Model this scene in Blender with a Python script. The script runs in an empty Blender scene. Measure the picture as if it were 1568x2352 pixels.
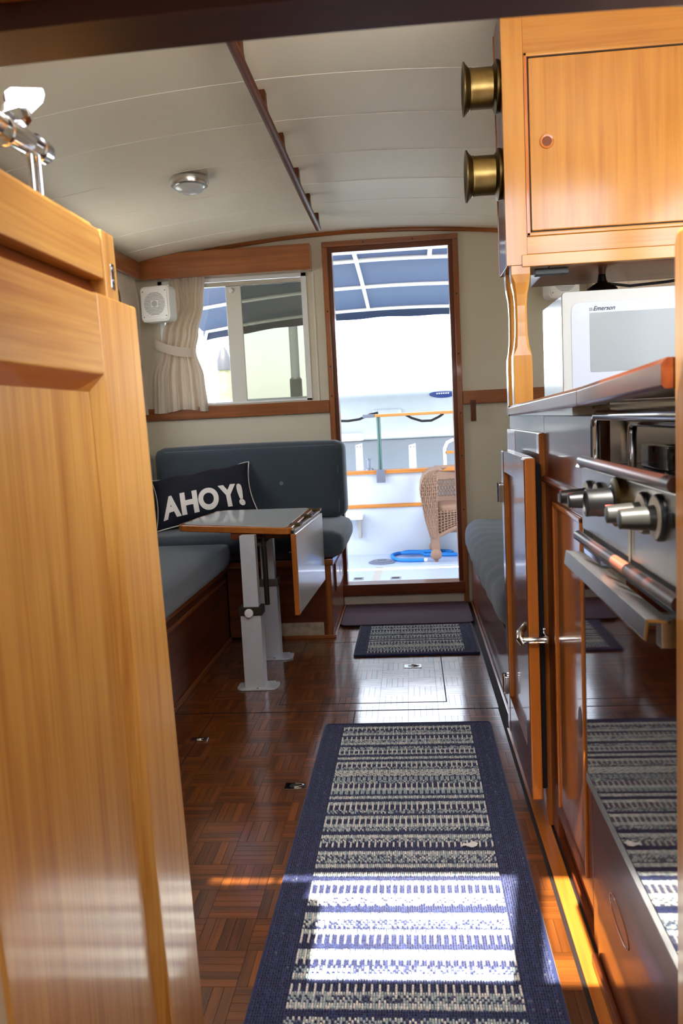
import bpy, bmesh, math, random
from mathutils import Vector, Matrix
random.seed(7)
S = bpy.context.scene
C = S.collection

# ------------------------------------------------------------------ camera (photo taken as 1568 x 2352)
FPX = 1900.0
def _n(v): return Vector(v).normalized()
_F = _n((940 - 784, 954 - 1176, FPX))                    # vanishing point of the fore-and-aft lines = world +Y
_D = Vector((.05 * 16854, 16854, FPX)); _D = (_D - _F * _D.dot(_F)).normalized()
_U = -_D; _X = _F.cross(_U)
CAMZ = 1.0
def ray(px, py):
    v = Vector(((px - 784) / FPX, (py - 1176) / FPX, 1))
    return Vector((_X.dot(v), _F.dot(v), _U.dot(v)))
def at(px, py, x=None, y=None, z=None):
    """the point of a pixel's ray on a known plane (floor, wall or front) of the place"""
    d = ray(px, py)
    t = x / d.x if x is not None else (y / d.y if y is not None else (z - CAMZ) / d.z)
    return Vector((0, 0, CAMZ)) + d * t
def proj(p):
    q = Vector(p) - Vector((0, 0, CAMZ))
    v = _X * q.x + _F * q.y + _U * q.z
    return 784 + FPX * v.x / v.z, 1176 + FPX * v.y / v.z
cam = bpy.data.cameras.new('camera'); camo = bpy.data.objects.new('camera', cam); C.objects.link(camo)
r = Vector((_X.x, _F.x, _U.x)); u = -Vector((_X.y, _F.y, _U.y)); b = -Vector((_X.z, _F.z, _U.z))
camo.matrix_world = Matrix(((r.x, u.x, b.x, 0), (r.y, u.y, b.y, 0), (r.z, u.z, b.z, CAMZ), (0, 0, 0, 1)))
cam.sensor_fit = 'VERTICAL'; cam.sensor_height = 36.0; cam.lens = 36.0 * FPX / 2352; cam.clip_start = .02
cam.dof.use_dof = True; cam.dof.focus_distance = 2.9; cam.dof.aperture_fstop = 9.0
S.camera = camo

# ------------------------------------------------------------------ sky, sun, exposure
SUN = Vector((.10, .492, -1.0)).normalized()
W = bpy.data.worlds.new('world'); S.world = W; W.use_nodes = True
nt = W.node_tree; bg = nt.nodes['Background']
sky = nt.nodes.new('ShaderNodeTexSky'); sky.sky_type = 'NISHITA'; sky.sun_disc = False
sky.sun_elevation = math.asin(-SUN.z); sky.sun_rotation = math.atan2(-SUN.x, -SUN.y)
sky.air_density = 1.0; sky.dust_density = 3.0; sky.ozone_density = 1.0
hz_ = nt.nodes.new('ShaderNodeMix'); hz_.data_type = 'RGBA'; hz_.inputs[0].default_value = .55      # bright marine haze over the whole sky
hz_.inputs[7].default_value = (4.75, 4.9, 5.1, 1)
nt.links.new(sky.outputs[0], hz_.inputs[6]); nt.links.new(hz_.outputs[2], bg.inputs[0]); bg.inputs[1].default_value = .40
sl = bpy.data.lights.new('sun', 'SUN'); sl.energy = 5.5; sl.angle = math.radians(.6); sl.color = (1, .95, .86)
so = bpy.data.objects.new('sun', sl); C.objects.link(so); so.rotation_euler = SUN.to_track_quat('-Z', 'Y').to_euler()
so.location = (0, -3, 6)
def portal(name, loc, size, direction):
    l = bpy.data.lights.new(name, 'AREA'); l.shape = 'RECTANGLE'; l.size, l.size_y = size
    l.cycles.is_portal = True
    o = bpy.data.objects.new(name, l); C.objects.link(o); o.location = loc
    o.rotation_euler = Vector(direction).to_track_quat('-Z', 'Z').to_euler()
portal('windshield_portal', (.23, .64, 1.63), (1.26, .56), (0, 1, 0))
portal('aft_door_portal', (-.065, 4.42, .98), (.62, 1.8), (0, -1, 0))
portal('aft_window_portal', (-.87, 4.42, 1.43), (.9, .7), (0, -1, 0))
S.view_settings.view_transform = 'Standard'; S.view_settings.look = 'None'
S.view_settings.gamma = 1.0; S.view_settings.use_curve_mapping = False
S.view_settings.exposure = 2.35
S.cycles.max_bounces = 12; S.cycles.diffuse_bounces = 7; S.cycles.glossy_bounces = 5
S.cycles.transparent_max_bounces = 12; S.cycles.sample_clamp_indirect = 6.0
S.cycles.use_denoising = True
S.cycles.caustics_reflective = False; S.cycles.caustics_refractive = False

# ------------------------------------------------------------------ materials
def lin(c):
    if isinstance(c, str):
        c = [int(c[i:i + 2], 16) / 255 for i in (0, 2, 4)]
    return tuple((x / 12.92 if x <= .04045 else ((x + .055) / 1.055) ** 2.4) for x in c) + (1,)
MATS = {}
def mat(name, col='808080', rough=.5, metal=0.0, coat=0.0, coat_r=.05, emit=0.0, noise=0.0, nscale=60, bump=0.0, bscale=200, spec=.5, sheen=0.0, transl=0.0):
    if name in MATS: return MATS[name]
    m = bpy.data.materials.new(name); m.use_nodes = True; n = m.node_tree.nodes; L = m.node_tree.links
    p = n['Principled BSDF']
    p.inputs['Base Color'].default_value = lin(col); p.inputs['Roughness'].default_value = rough
    p.inputs['Metallic'].default_value = metal; p.inputs['Coat Weight'].default_value = coat
    p.inputs['Coat Roughness'].default_value = coat_r; p.inputs['Specular IOR Level'].default_value = spec
    p.inputs['Sheen Weight'].default_value = sheen
    if emit:
        p.inputs['Emission Color'].default_value = lin(col); p.inputs['Emission Strength'].default_value = emit
    tc = n.new('ShaderNodeTexCoord')
    if noise:
        t = n.new('ShaderNodeTexNoise'); t.inputs['Scale'].default_value = nscale; t.inputs['Detail'].default_value = 5
        L.new(tc.outputs['Object'], t.inputs['Vector'])
        h = n.new('ShaderNodeHueSaturation'); h.inputs['Color'].default_value = lin(col)
        mr = n.new('ShaderNodeMapRange'); mr.inputs[1].default_value = .25; mr.inputs[2].default_value = .75
        mr.inputs[3].default_value = 1 - noise; mr.inputs[4].default_value = 1 + noise
        L.new(t.outputs[0], mr.inputs[0]); L.new(mr.outputs[0], h.inputs['Value']); L.new(h.outputs[0], p.inputs['Base Color'])
    if bump:
        t2 = n.new('ShaderNodeTexNoise'); t2.inputs['Scale'].default_value = bscale; t2.inputs['Detail'].default_value = 2
        L.new(tc.outputs['Object'], t2.inputs['Vector'])
        bp = n.new('ShaderNodeBump'); bp.inputs['Strength'].default_value = bump; bp.inputs['Distance'].default_value = .002
        L.new(t2.outputs[0], bp.inputs['Height']); L.new(bp.outputs[0], p.inputs['Normal'])
    if transl:
        tr = n.new('ShaderNodeBsdfTranslucent'); tr.inputs[0].default_value = lin(col)
        mx = n.new('ShaderNodeMixShader'); mx.inputs[0].default_value = transl
        L.new(p.outputs[0], mx.inputs[1]); L.new(tr.outputs[0], mx.inputs[2])
        L.new(mx.outputs[0], n['Material Output'].inputs[0])
    MATS[name] = m; return m
def wood(name, dark, light, axis='z', rough=.35, coat=1.0, coat_r=.06, streak=1.0, vary=.10, island=False, wavy=.0):
    """varnished timber, grain running along the given axis"""
    if name in MATS: return MATS[name]
    m = bpy.data.materials.new(name); m.use_nodes = True; n = m.node_tree.nodes; L = m.node_tree.links
    p = n['Principled BSDF']; p.inputs['Roughness'].default_value = rough
    p.inputs['Coat Weight'].default_value = coat; p.inputs['Coat Roughness'].default_value = coat_r
    p.inputs['Specular IOR Level'].default_value = .2
    tc = n.new('ShaderNodeTexCoord'); oi = n.new('ShaderNodeObjectInfo')
    off = n.new('ShaderNodeVectorMath'); off.operation = 'MULTIPLY_ADD'
    cb = n.new('ShaderNodeCombineXYZ')
    geo = n.new('ShaderNodeNewGeometry')
    rnd = geo.outputs['Random Per Island'] if island else oi.outputs['Random']
    for i in range(3): L.new(rnd, cb.inputs[i])
    off.inputs[1].default_value = (13.7, 13.7, 13.7)
    L.new(cb.outputs[0], off.inputs[0]); L.new(tc.outputs['Object'], off.inputs[2])
    mp = n.new('ShaderNodeMapping'); s = [42.0] * 3; s['xyz'.index(axis)] = 1.6; mp.inputs['Scale'].default_value = s
    L.new(off.outputs[0], mp.inputs[0])
    t = n.new('ShaderNodeTexNoise'); t.inputs['Scale'].default_value = 1.0; t.inputs['Detail'].default_value = 6; t.inputs['Distortion'].default_value = .6
    L.new(mp.outputs[0], t.inputs['Vector'])
    mp2 = n.new('ShaderNodeMapping'); s2 = [190.0] * 3; s2['xyz'.index(axis)] = 5; mp2.inputs['Scale'].default_value = s2
    L.new(off.outputs[0], mp2.inputs[0])
    t2 = n.new('ShaderNodeTexNoise'); t2.inputs['Scale'].default_value = 1.0; t2.inputs['Detail'].default_value = 3
    L.new(mp2.outputs[0], t2.inputs['Vector'])
    t3 = n.new('ShaderNodeTexNoise'); t3.inputs['Scale'].default_value = 3.5; t3.inputs['Detail'].default_value = 2
    L.new(off.outputs[0], t3.inputs['Vector'])
    a = n.new('ShaderNodeMath'); a.operation = 'MULTIPLY_ADD'; a.inputs[1].default_value = .35 * streak
    L.new(t2.outputs[0], a.inputs[0]); L.new(t.outputs[0], a.inputs[2])
    a2 = n.new('ShaderNodeMath'); a2.operation = 'MULTIPLY_ADD'; a2.inputs[1].default_value = .5
    L.new(t3.outputs[0], a2.inputs[0]); L.new(a.outputs[0], a2.inputs[2])
    cr = n.new('ShaderNodeValToRGB'); e = cr.color_ramp.elements
    e[0].position = .66; e[0].color = lin(dark); e[1].position = 1.16; e[1].color = lin(light)
    e[1].position = 1.0
    mr0 = n.new('ShaderNodeMapRange'); mr0.inputs[1].default_value = .62; mr0.inputs[2].default_value = 1.22
    L.new(a2.outputs[0], mr0.inputs[0]); e[0].position = 0.0; e[1].position = 1.0
    L.new(mr0.outputs[0], cr.inputs[0])
    h = n.new('ShaderNodeHueSaturation'); mr = n.new('ShaderNodeMapRange')
    mr.inputs[3].default_value = 1 - vary; mr.inputs[4].default_value = 1 + vary
    L.new(rnd, mr.inputs[0]); L.new(mr.outputs[0], h.inputs['Value']); L.new(cr.outputs[0], h.inputs['Color'])
    L.new(h.outputs[0], p.inputs['Base Color'])
    if wavy:
        t4 = n.new('ShaderNodeTexNoise'); t4.inputs['Scale'].default_value = 9; t4.inputs['Detail'].default_value = 2
        L.new(tc.outputs['Object'], t4.inputs['Vector'])
        bp = n.new('ShaderNodeBump'); bp.inputs['Strength'].default_value = wavy; bp.inputs['Distance'].default_value = .004
        L.new(t4.outputs[0], bp.inputs['Height']); L.new(bp.outputs[0], p.inputs['Coat Normal'])
    MATS[name] = m; return m
def pane_mat(name, tint='ffffff', clear=.85, gloss=.1, body='9a9c90'):
    m = bpy.data.materials.new(name); m.use_nodes = True; n = m.node_tree.nodes; L = m.node_tree.links
    for k in list(n):
        if k.type != 'OUTPUT_MATERIAL': n.remove(k)
    out = [k for k in n if k.type == 'OUTPUT_MATERIAL'][0]
    tr = n.new('ShaderNodeBsdfTransparent'); tr.inputs[0].default_value = lin(tint)
    df = n.new('ShaderNodeBsdfDiffuse'); df.inputs[0].default_value = lin(body)
    gl = n.new('ShaderNodeBsdfGlossy'); gl.inputs['Roughness'].default_value = .02
    a = n.new('ShaderNodeMixShader'); a.inputs[0].default_value = clear
    b_ = n.new('ShaderNodeMixShader'); b_.inputs[0].default_value = gloss
    L.new(df.outputs[0], a.inputs[1]); L.new(tr.outputs[0], a.inputs[2])
    L.new(a.outputs[0], b_.inputs[1]); L.new(gl.outputs[0], b_.inputs[2]); L.new(b_.outputs[0], out.inputs[0])
    MATS[name] = m; return m

for ax in 'xyz':
    wood('honey_' + ax, 'a55e1c', 'dba252', ax, coat=.45, coat_r=.12, streak=1.8)          # companionway leaves, honey teak
    wood('cabinet_' + ax, 'a5661e', 'c48734', ax, coat_r=.14, vary=.05, streak=.8)
    wood('teak_' + ax, '7a3f1c', 'a8622e', ax, coat_r=.08)                        # casing, valance, rails
    wood('mahog_' + ax, '4c1f0d', '783a18', ax, coat=.45, coat_r=.09, wavy=.12)            # galley fronts, bench fronts
    wood('edge_' + ax, 'a1521a', 'c4752c', ax, coat_r=.08)                        # orange wood edges; on the fridge the colour carries the light they catch
    wood('railwood_' + ax, '4a2412', '6e3a1c', ax, rough=.5, coat=.0)
    wood('deckteak_' + ax, 'b06424', 'd58f45', ax, coat_r=.2)
wood('parquet_y', '42200a', '85491a', 'y', rough=.35, coat_r=.12, vary=.28, wavy=.12)
wood('parquet_x', '42200a', '85491a', 'x', rough=.35, coat_r=.12, vary=.28, wavy=.12)
wood('parquet_mass_y', '42200a', '85491a', 'y', rough=.35, coat_r=.12, vary=.28, wavy=.12, island=True)
wood('parquet_mass_x', '42200a', '85491a', 'x', rough=.35, coat_r=.12, vary=.28, wavy=.12, island=True)
wood('header', '2b0f08', '47190d', 'x', rough=.5, coat=.35, coat_r=.35)
mat('cream', 'd2c8b0', .55, bump=.15, bscale=350)
mat('ceil', 'e8dabd', .5, bump=.25, bscale=500)
mat('ceil_joint', 'efe9dc', .5)
mat('white', 'e9e8e4', .35, coat=.2)
mat('gel', 'cdd4dc', .25, coat=.5)
mat('micro_case', 'd8d7d3', .2, coat=1.0, coat_r=.02)
mat('mw_plastic', 'b3b0a8', .45)
mat('mw_glass', 'b0b2ba', .35, coat=.12)
mat('sole', 'b2bfd8', .35, coat=.3, noise=.03, nscale=6)
mat('offwhite', 'dcd8cc', .4)
mat('cloth', 'dfd0bd', .9, noise=.06, nscale=300, transl=.25, sheen=.2)
mat('denim', '3c464f', .95, noise=.16, nscale=420, bump=.5, bscale=700, sheen=.3)
mat('denim_light', '48535e', .95, noise=.14, nscale=420, bump=.4, bscale=700, sheen=.3)
mat('seam', '6d7b88', .95)
mat('navy', '10131f', .95, noise=.15, nscale=400, bump=.4, bscale=600)
mat('letter', 'e4dfd6', .9, noise=.05, nscale=500)
mat('chrome', 'e4e4e6', .09, 1.0)
mat('steel', 'cfccc8', .26, 1.0, noise=.08, nscale=40)
mat('steel_dark', '83827f', .33, 1.0, noise=.1, nscale=30)
mat('alu', 'd6d9de', .42, .35, noise=.04, nscale=25)
mat('brass', '8a7446', .34, 1.0, noise=.25, nscale=30)
mat('brass_dark', '5a4a2c', .38, 1.0, noise=.25, nscale=30)
mat('bronze', '3a3329', .5, .6)
mat('black', '0c0c0d', .4)
mat('black_gloss', '08080a', .12, coat=.6)
mat('rubber', '131315', .7)
mat('brown_tube', '3a1b12', .38, coat=.25, coat_r=.25)
mat('copper', 'b1623f', .3, .3)
mat('oven_glass', '30100a', .05, coat=1.0, coat_r=.03)
mat('laminate', 'c3cac9', .28, coat=.4, noise=.02, nscale=30)
mat('plastic', 'e6e2d8', .45)
mat('plastic_dark', '6b6a66', .5)
mat('mesh_window', '878a89', .35, coat=.15)
mat('knob_grey', '34332f', .35)
mat('ink', '50545c', .6)
mat('red', 'c8402c', .5)
mat('bezel', 'cfc8b6', .35, .2)
mat('sub', '1a0b05', .7)
mat('worn', 'b9a98d', .7, noise=.3, nscale=40)
mat('mat_brown', '5c4550', .9, noise=.12, nscale=500, bump=.4, bscale=500)
mat('rug_navy', '1a224e', .95, noise=.25, nscale=120, sheen=.2)
mat('rug_navy2', '2b3668', .95, noise=.25, nscale=120, sheen=.2)
mat('rug_slate', '5a6078', .95, sheen=.2)
mat('rug_sage', 'b4c4c4', .95, sheen=.2)
mat('rug_cream', 'efece4', .95, sheen=.2)
mat('canvas', '323c54', .85, noise=.05, nscale=200, transl=.10)
mat('canvas_edge', '22304a', .85)
mat('tubewhite', 'eceae2', .3, coat=.4)
mat('hypalon', 'a8b0b3', .5, noise=.04, nscale=8)
mat('hypalon_dark', '757b83', .55)
mat('logo_blue', '2a3a72', .4)
mat('rope_blue', '1f7fd0', .7, noise=.15, nscale=300)
mat('wicker', '8c6c56', .6, noise=.2, nscale=200)
mat('wicker_dark', '6e5342', .7)
mat('greenmetal', '3f5a58', .35, .5)
mat('greymetal', '7c8090', .4, .5)
mat('stone', 'b0aaa0', .6)
mat('water', '6f8a8f', .12, noise=.15, nscale=2, bump=.6, bscale=3)
mat('piling', '6b6a4c', .85, noise=.3, nscale=12)
mat('capblack', '2b2b2e', .5)
mat('dock', 'a59a88', .8, noise=.1)
mat('lens', 'cfd0cc', .25, coat=.6)
pane_mat('glass', clear=1.0, gloss=.06)
pane_mat('screen_glass', tint='dfe1d6', clear=.52, gloss=.12, body='6a6c60')

# ------------------------------------------------------------------ mesh helpers
ORG = {}
class MB:
    def __init__(s): s.v = []; s.f = []; s.m = []
    def add(s, V, F, mi=0):
        k = len(s.v); s.v += [tuple(p) for p in V]
        for q in F: s.f.append(tuple(i + k for i in q)); s.m.append(mi)
        return s
    def box(s, x0, x1, y0, y1, z0, z1, mi=0):
        V = [(x, y, z) for z in (z0, z1) for y in (y0, y1) for x in (x0, x1)]
        return s.add(V, [(0, 2, 3, 1), (4, 5, 7, 6), (0, 1, 5, 4), (2, 6, 7, 3), (0, 4, 6, 2), (1, 3, 7, 5)], mi)
    def prism(s, poly, ax, a0, a1, mi=0):
        n = len(poly); V = []
        for a in (a0, a1):
            for (p, q) in poly:
                V.append({'x': (a, p, q), 'y': (p, a, q), 'z': (p, q, a)}[ax])
        F = [tuple(range(n))[::-1], tuple(range(n, 2 * n))] + [(i, (i + 1) % n, n + (i + 1) % n, n + i) for i in range(n)]
        return s.add(V, F, mi)
    def loft(s, A, B, mi=0):
        n = len(A)
        F = [tuple(range(n))[::-1], tuple(range(n, 2 * n))] + [(i, (i + 1) % n, n + (i + 1) % n, n + i) for i in range(n)]
        return s.add(list(A) + list(B), F, mi)
    def tube(s, pts, r, n=10, closed=False, caps=True, mi=0, flat=None):
        pts = [Vector(p) for p in pts]; N = len(pts); V = []; prev = None
        for i, p in enumerate(pts):
            a = pts[(i - 1) % N] if (closed or i) else p
            b = pts[(i + 1) % N] if (closed or i < N - 1) else p
            t = (b - a).normalized()
            if prev is None:
                up = Vector((0, 0, 1)) if abs(t.z) < .9 else Vector((1, 0, 0))
                nn = t.cross(up).normalized()
            else:
                nn = (prev - t * prev.dot(t)).normalized()
            prev = nn; bb = t.cross(nn)
            rr = r[i] if isinstance(r, (list, tuple)) else r
            for k in range(n):
                an = 2 * math.pi * k / n
                V.append(p + nn * (math.cos(an) * rr) + bb * (math.sin(an) * rr * (flat or 1)))
        F = []
        for i in range(N if closed else N - 1):
            j = (i + 1) % N
            for k in range(n):
                l = (k + 1) % n; F.append((i * n + k, i * n + l, j * n + l, j * n + k))
        if caps and not closed:
            F.append(tuple(range(n))[::-1]); F.append(tuple(range((N - 1) * n, N * n)))
        return s.add(V, F, mi)
    def cyl(s, p0, p1, r0, r1=None, n=20, mi=0):
        return s.tube([p0, p1], [r0, r1 if r1 is not None else r0], n, mi=mi)
    def lathe(s, prof, org, axis, n=28, mi=0):
        org = Vector(org); t = Vector(axis).normalized()
        up = Vector((0, 0, 1)) if abs(t.z) < .9 else Vector((1, 0, 0))
        a = t.cross(up).normalized(); c = t.cross(a); V = []
        for (rr, h) in prof:
            for k in range(n):
                an = 2 * math.pi * k / n
                V.append(org + t * h + a * (math.cos(an) * rr) + c * (math.sin(an) * rr))
        F = []; N = len(prof)
        for i in range(N - 1):
            for k in range(n):
                l = (k + 1) % n; F.append((i * n + k, i * n + l, (i + 1) * n + l, (i + 1) * n + k))
        F.append(tuple(range(n))[::-1]); F.append(tuple(range((N - 1) * n, N * n)))
        return s.add(V, F, mi)
    def grid(s, fn, nu, nv, mi=0, wrap=False):
        V = [fn(i / nu, j / nv) for j in range(nv + 1) for i in range(nu + 1)]
        F = [(j * (nu + 1) + i, j * (nu + 1) + i + 1, (j + 1) * (nu + 1) + i + 1, (j + 1) * (nu + 1) + i) for j in range(nv) for i in range(nu)]
        return s.add(V, F, mi)
    def xf(s, fn): s.v = [tuple(fn(Vector(p))) for p in s.v]; return s
    def build(s, name, material, parent=None, bevel=0, seg=2, smooth=35, **k):
        if parent is not None:
            org = ORG[parent.name]
        else:
            lo = [min(p[i] for p in s.v) for i in range(3)]; hi = [max(p[i] for p in s.v) for i in range(3)]
            org = Vector(((lo[0] + hi[0]) / 2, (lo[1] + hi[1]) / 2, lo[2]))
        me = bpy.data.meshes.new(name)
        me.from_pydata([tuple(Vector(p) - org) for p in s.v], [], s.f)
        ml = material if isinstance(material, (list, tuple)) else [material]
        for q in ml: me.materials.append(MATS[q])
        if len(ml) > 1: me.polygons.foreach_set('material_index', s.m)
        bm = bmesh.new(); bm.from_mesh(me); bmesh.ops.recalc_face_normals(bm, faces=bm.faces)
        if bevel:
            es = [e for e in bm.edges if len(e.link_faces) == 2 and e.calc_face_angle(0) > .5]
            bmesh.ops.bevel(bm, geom=es, offset=bevel, segments=seg, profile=.5, affect='EDGES', clamp_overlap=True)
        bm.to_mesh(me); bm.free()
        if smooth:
            me.polygons.foreach_set('use_smooth', [True] * len(me.polygons)); me.set_sharp_from_angle(angle=math.radians(smooth))
        o = bpy.data.objects.new(name, me); C.objects.link(o)
        ORG[o.name] = org
        if bevel and smooth:
            wn = o.modifiers.new('flat_faces', 'WEIGHTED_NORMAL'); wn.keep_sharp = True; wn.weight = 80
        if parent is not None: o.parent = parent
        else: o.location = org
        return tag(o, **k)
def tag(o, label=None, cat=None, group=None, kind=None):
    if label: o['label'] = label
    if cat: o['category'] = cat
    if group: o['group'] = group
    if kind: o['kind'] = kind
    return o
def thing(name, loc, label, cat, group=None, kind=None):
    o = bpy.data.objects.new(name, None); C.objects.link(o); o.location = loc; o.empty_display_size = .05
    ORG[o.name] = Vector(loc)
    return tag(o, label, cat, group, kind)
def link_copy(src, parent, delta):
    o = src.copy(); C.objects.link(o); o.parent = parent
    o.location = Vector(src.location) + Vector(delta); ORG[o.name] = ORG[src.name] + Vector(delta)
    return o
def bx(name, m, parent, x0, x1, y0, y1, z0, z1, bevel=.002, **k):
    return MB().box(x0, x1, y0, y1, z0, z1).build(name, m, parent, bevel, **k)
def soft(x0, x1, y0, y1, z0, z1, rad, puff=(0, 0, 0), cuts=14, wob=0.0, seed=0):
    """upholstered block: rounded box with swelling faces"""
    bm = bmesh.new(); bmesh.ops.create_cube(bm, size=2)
    bmesh.ops.subdivide_edges(bm, edges=bm.edges[:], cuts=cuts, use_grid_fill=True)
    h = Vector(((x1 - x0) / 2, (y1 - y0) / 2, (z1 - z0) / 2)); c = Vector(((x0 + x1) / 2, (y0 + y1) / 2, (z0 + z1) / 2))
    m = MB(); V = []
    rnd = random.Random(seed); ph = [rnd.uniform(0, 6) for _ in range(6)]
    for v in bm.verts:
        q = v.co; p0 = Vector((q.x * h.x, q.y * h.y, q.z * h.z))
        rr = min(rad, min(h) * .98)
        cl = Vector([max(-(h[i] - rr), min(h[i] - rr, p0[i])) for i in range(3)])
        d = p0 - cl
        p = cl + (d.normalized() * rr if d.length > 1e-9 else d)
        w = [(1 - q[i] ** 2) for i in range(3)]
        p.x += puff[0] * w[1] * w[2] * (1 if q.x > 0 else -1) * (abs(q.x) ** 2)
        p.y += puff[1] * w[0] * w[2] * (1 if q.y > 0 else -1) * (abs(q.y) ** 2)
        p.z += puff[2] * w[0] * w[1] * (1 if q.z > 0 else 0) * (abs(q.z) ** 2)
        if wob:
            p += Vector((math.sin(p0.y * 31 + ph[0]), math.sin(p0.x * 27 + ph[1]), math.sin(p0.x * 22 + p0.y * 37 + ph[2]))) * wob
        V.append(c + p)
    bm.verts.index_update()
    m.add(V, [tuple(v.index for v in f.verts) for f in bm.faces]); bm.free()
    return m
def circ(cx, cy, r, n=24, a0=0, a1=2 * math.pi, end=False):
    k = n if not end else n - 1
    return [(cx + r * math.cos(a0 + (a1 - a0) * i / k), cy + r * math.sin(a0 + (a1 - a0) * i / k)) for i in range(n)]
def rrect(x0, x1, y0, y1, r, n=5):
    out = []
    for (cx, cy, a) in ((x1 - r, y1 - r, 0), (x0 + r, y1 - r, .5), (x0 + r, y0 + r, 1), (x1 - r, y0 + r, 1.5)):
        for i in range(n): out.append((cx + r * math.cos(math.pi * (a + .5 * i / (n - 1))), cy + r * math.sin(math.pi * (a + .5 * i / (n - 1)))))
    return out
def text_mb(body, size, shear=0, offset=0, extrude=.0):
    cu = bpy.data.curves.new('t', 'FONT'); cu.body = body; cu.size = size; cu.shear = shear; cu.offset = offset; cu.extrude = extrude
    o = bpy.data.objects.new('t', cu); C.objects.link(o); bpy.context.view_layer.update()
    me = bpy.data.meshes.new_from_object(o.evaluated_get(bpy.context.evaluated_depsgraph_get()))
    m = MB(); m.add([v.co.copy() for v in me.vertices], [tuple(p.vertices) for p in me.polygons])
    bpy.data.objects.remove(o); bpy.data.curves.remove(cu); bpy.data.meshes.remove(me)
    return m

B = 4.33                      # inner face of the aft bulkhead
XL, XR = -1.42, .91          # hull sides
def rise(y): return 0.0 if y > 3.6 else .055 * (3.6 - y) * min(1, (3.6 - y) / .6) * .92   # the ceiling lifts towards the windshield
def zc(x, y=4.33): return 1.947 - .08 * (x + .25) ** 2 + rise(y)     # cambered ceiling

# ================================================================== SETTING
# ---- floor: sub-floor, parquet fingers, hatch joints
fl = MB().box(XL, XR, .70, B, -.06, -.003).build('floor', 'sub', label='dark varnished parquet cabin sole', cat='floor', kind='structure')
SQ = .102; NS = 5
strip_v = MB().box(-SQ / NS / 2 + .0004, SQ / NS / 2 - .0004, -SQ / 2 + .0004, SQ / 2 - .0004, -.0035, 0)
strip_h = MB().box(-SQ / 2 + .0004, SQ / 2 - .0004, -SQ / NS / 2 + .0004, SQ / NS / 2 - .0004, -.0035, 0)
cells = []
ny = int((B - .72) / SQ)
for iy in range(ny):
    for ix in range(-9, 4):
        cx = .262 - SQ * (2.5 - ix) + SQ; cy = .74 + SQ * (iy + .5)
        if cx + SQ / 2 > .30 or cx - SQ / 2 < -.96: continue
        v = (ix + iy) % 2 == 0
        for k in range(NS):
            o_ = (k - (NS - 1) / 2) * SQ / NS
            cells.append((cx + (o_ if v else 0), cy + (0 if v else o_), v))
SEAMS = []   # (x0,x1,y0,y1) of dark joints between floor boards and hatches
def seam(x0, x1, y0, y1): SEAMS.append((x0, x1, y0, y1))
seam(.259, .265, .72, 2.745); seam(-.86, .265, 2.740, 2.746)
seam(-.503, .09, 2.815, 2.820); seam(.087, .091, 2.815, 3.62); seam(-.505, -.501, 2.815, 3.62); seam(-.505, .091, 3.618, 3.622)
seam(-.228, -.224, 1.2, 2.74); seam(-.72, -.717, 1.5, 2.74)
vis = []; rest = []
for (x, y, v) in cells:
    px, py = proj((x, y, 0))
    hid = (-.31 < x < .215 and y < 2.6) or y < 1.24 or px < 315 + (py - 705) * .094 or py > 2360 or x < -.88 or (x < -.385 and y > 3.7) or x > .29
    (rest if hid else vis).append((x, y, v))
vis.sort(key=lambda c: c[1])
ind, rest = vis[:300], rest + vis[300:]
proto = {}
for (x, y, v) in ind:
    if v not in proto:
        o = (strip_v if v else strip_h).build('parquet_strip', 'parquet_y' if v else 'parquet_x', fl, smooth=0)
        # strips are modelled about their own centre
        for q in o.data.vertices: q.co = q.co + ORG[fl.name]
        proto[v] = o
        o.location = Vector((x, y, 0)) - ORG[fl.name]
    else:
        o = proto[v].copy(); C.objects.link(o); o.parent = fl; o.location = Vector((x, y, 0)) - ORG[fl.name]
for v in (True, False):
    m = MB()
    for (x, y, vv) in rest:
        if vv == v:
            if v: m.box(x - SQ / NS / 2 + .0004, x + SQ / NS / 2 - .0004, y - SQ / 2 + .0004, y + SQ / 2 - .0004, -.0035, 0)
            else: m.box(x - SQ / 2 + .0004, x + SQ / 2 - .0004, y - SQ / NS / 2 + .0004, y + SQ / NS / 2 - .0004, -.0035, 0)
    m.build('parquet_field', 'parquet_mass_' + ('y' if v else 'x'), fl, smooth=0, kind='stuff')
for s_ in SEAMS:
    MB().box(*s_, -.002, .0006).build('hatch_joint', 'sub', fl, smooth=0)
bx('edge_strip', 'edge_y', fl, .268, .300, .72, 2.56, -.003, .0012, bevel=0)

# ---- ceiling: cambered planks
def camber(m, y0, y1, dz0, dz1, n=24, x0=XL, x1=XR):
    for (za, zb) in ((dz0, dz1),):
        pts = [x0 + (x1 - x0) * i / n for i in range(n + 1)]
        poly = [(x, zc(x) + za) for x in pts] + [(x, zc(x) + zb) for x in reversed(pts)]
        V = [(x, y, z + rise(y)) for y in (y0, y1) for (x, z) in poly]; N = len(poly)
        F = []
        for i in range(n):
            F.append((i, i + 1, N + i + 1, N + i)); F.append((N - 1 - i, N - 2 - i, 2 * N - 2 - i, 2 * N - 1 - i))
            for k in (0, N): F.append((k + i, k + i + 1, k + N - 2 - i, k + N - 1 - i))
        F += [(0, N, 2 * N - 1, N - 1), (n, n + 1, N + n + 1, N + n)]
        m.add(V, F)
    return m
cem = MB()
for (ya_, yb_) in ((.775, 1.6), (1.6, 2.4), (2.4, 3.0), (3.0, 3.3), (3.3, 3.6), (3.6, B + .05)): camber(cem, ya_, yb_, .016, .06)
ce = cem.build('ceiling', 'ceil_joint', label='cream cambered cabin ceiling of wide boards', cat='ceiling', kind='structure')
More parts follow.
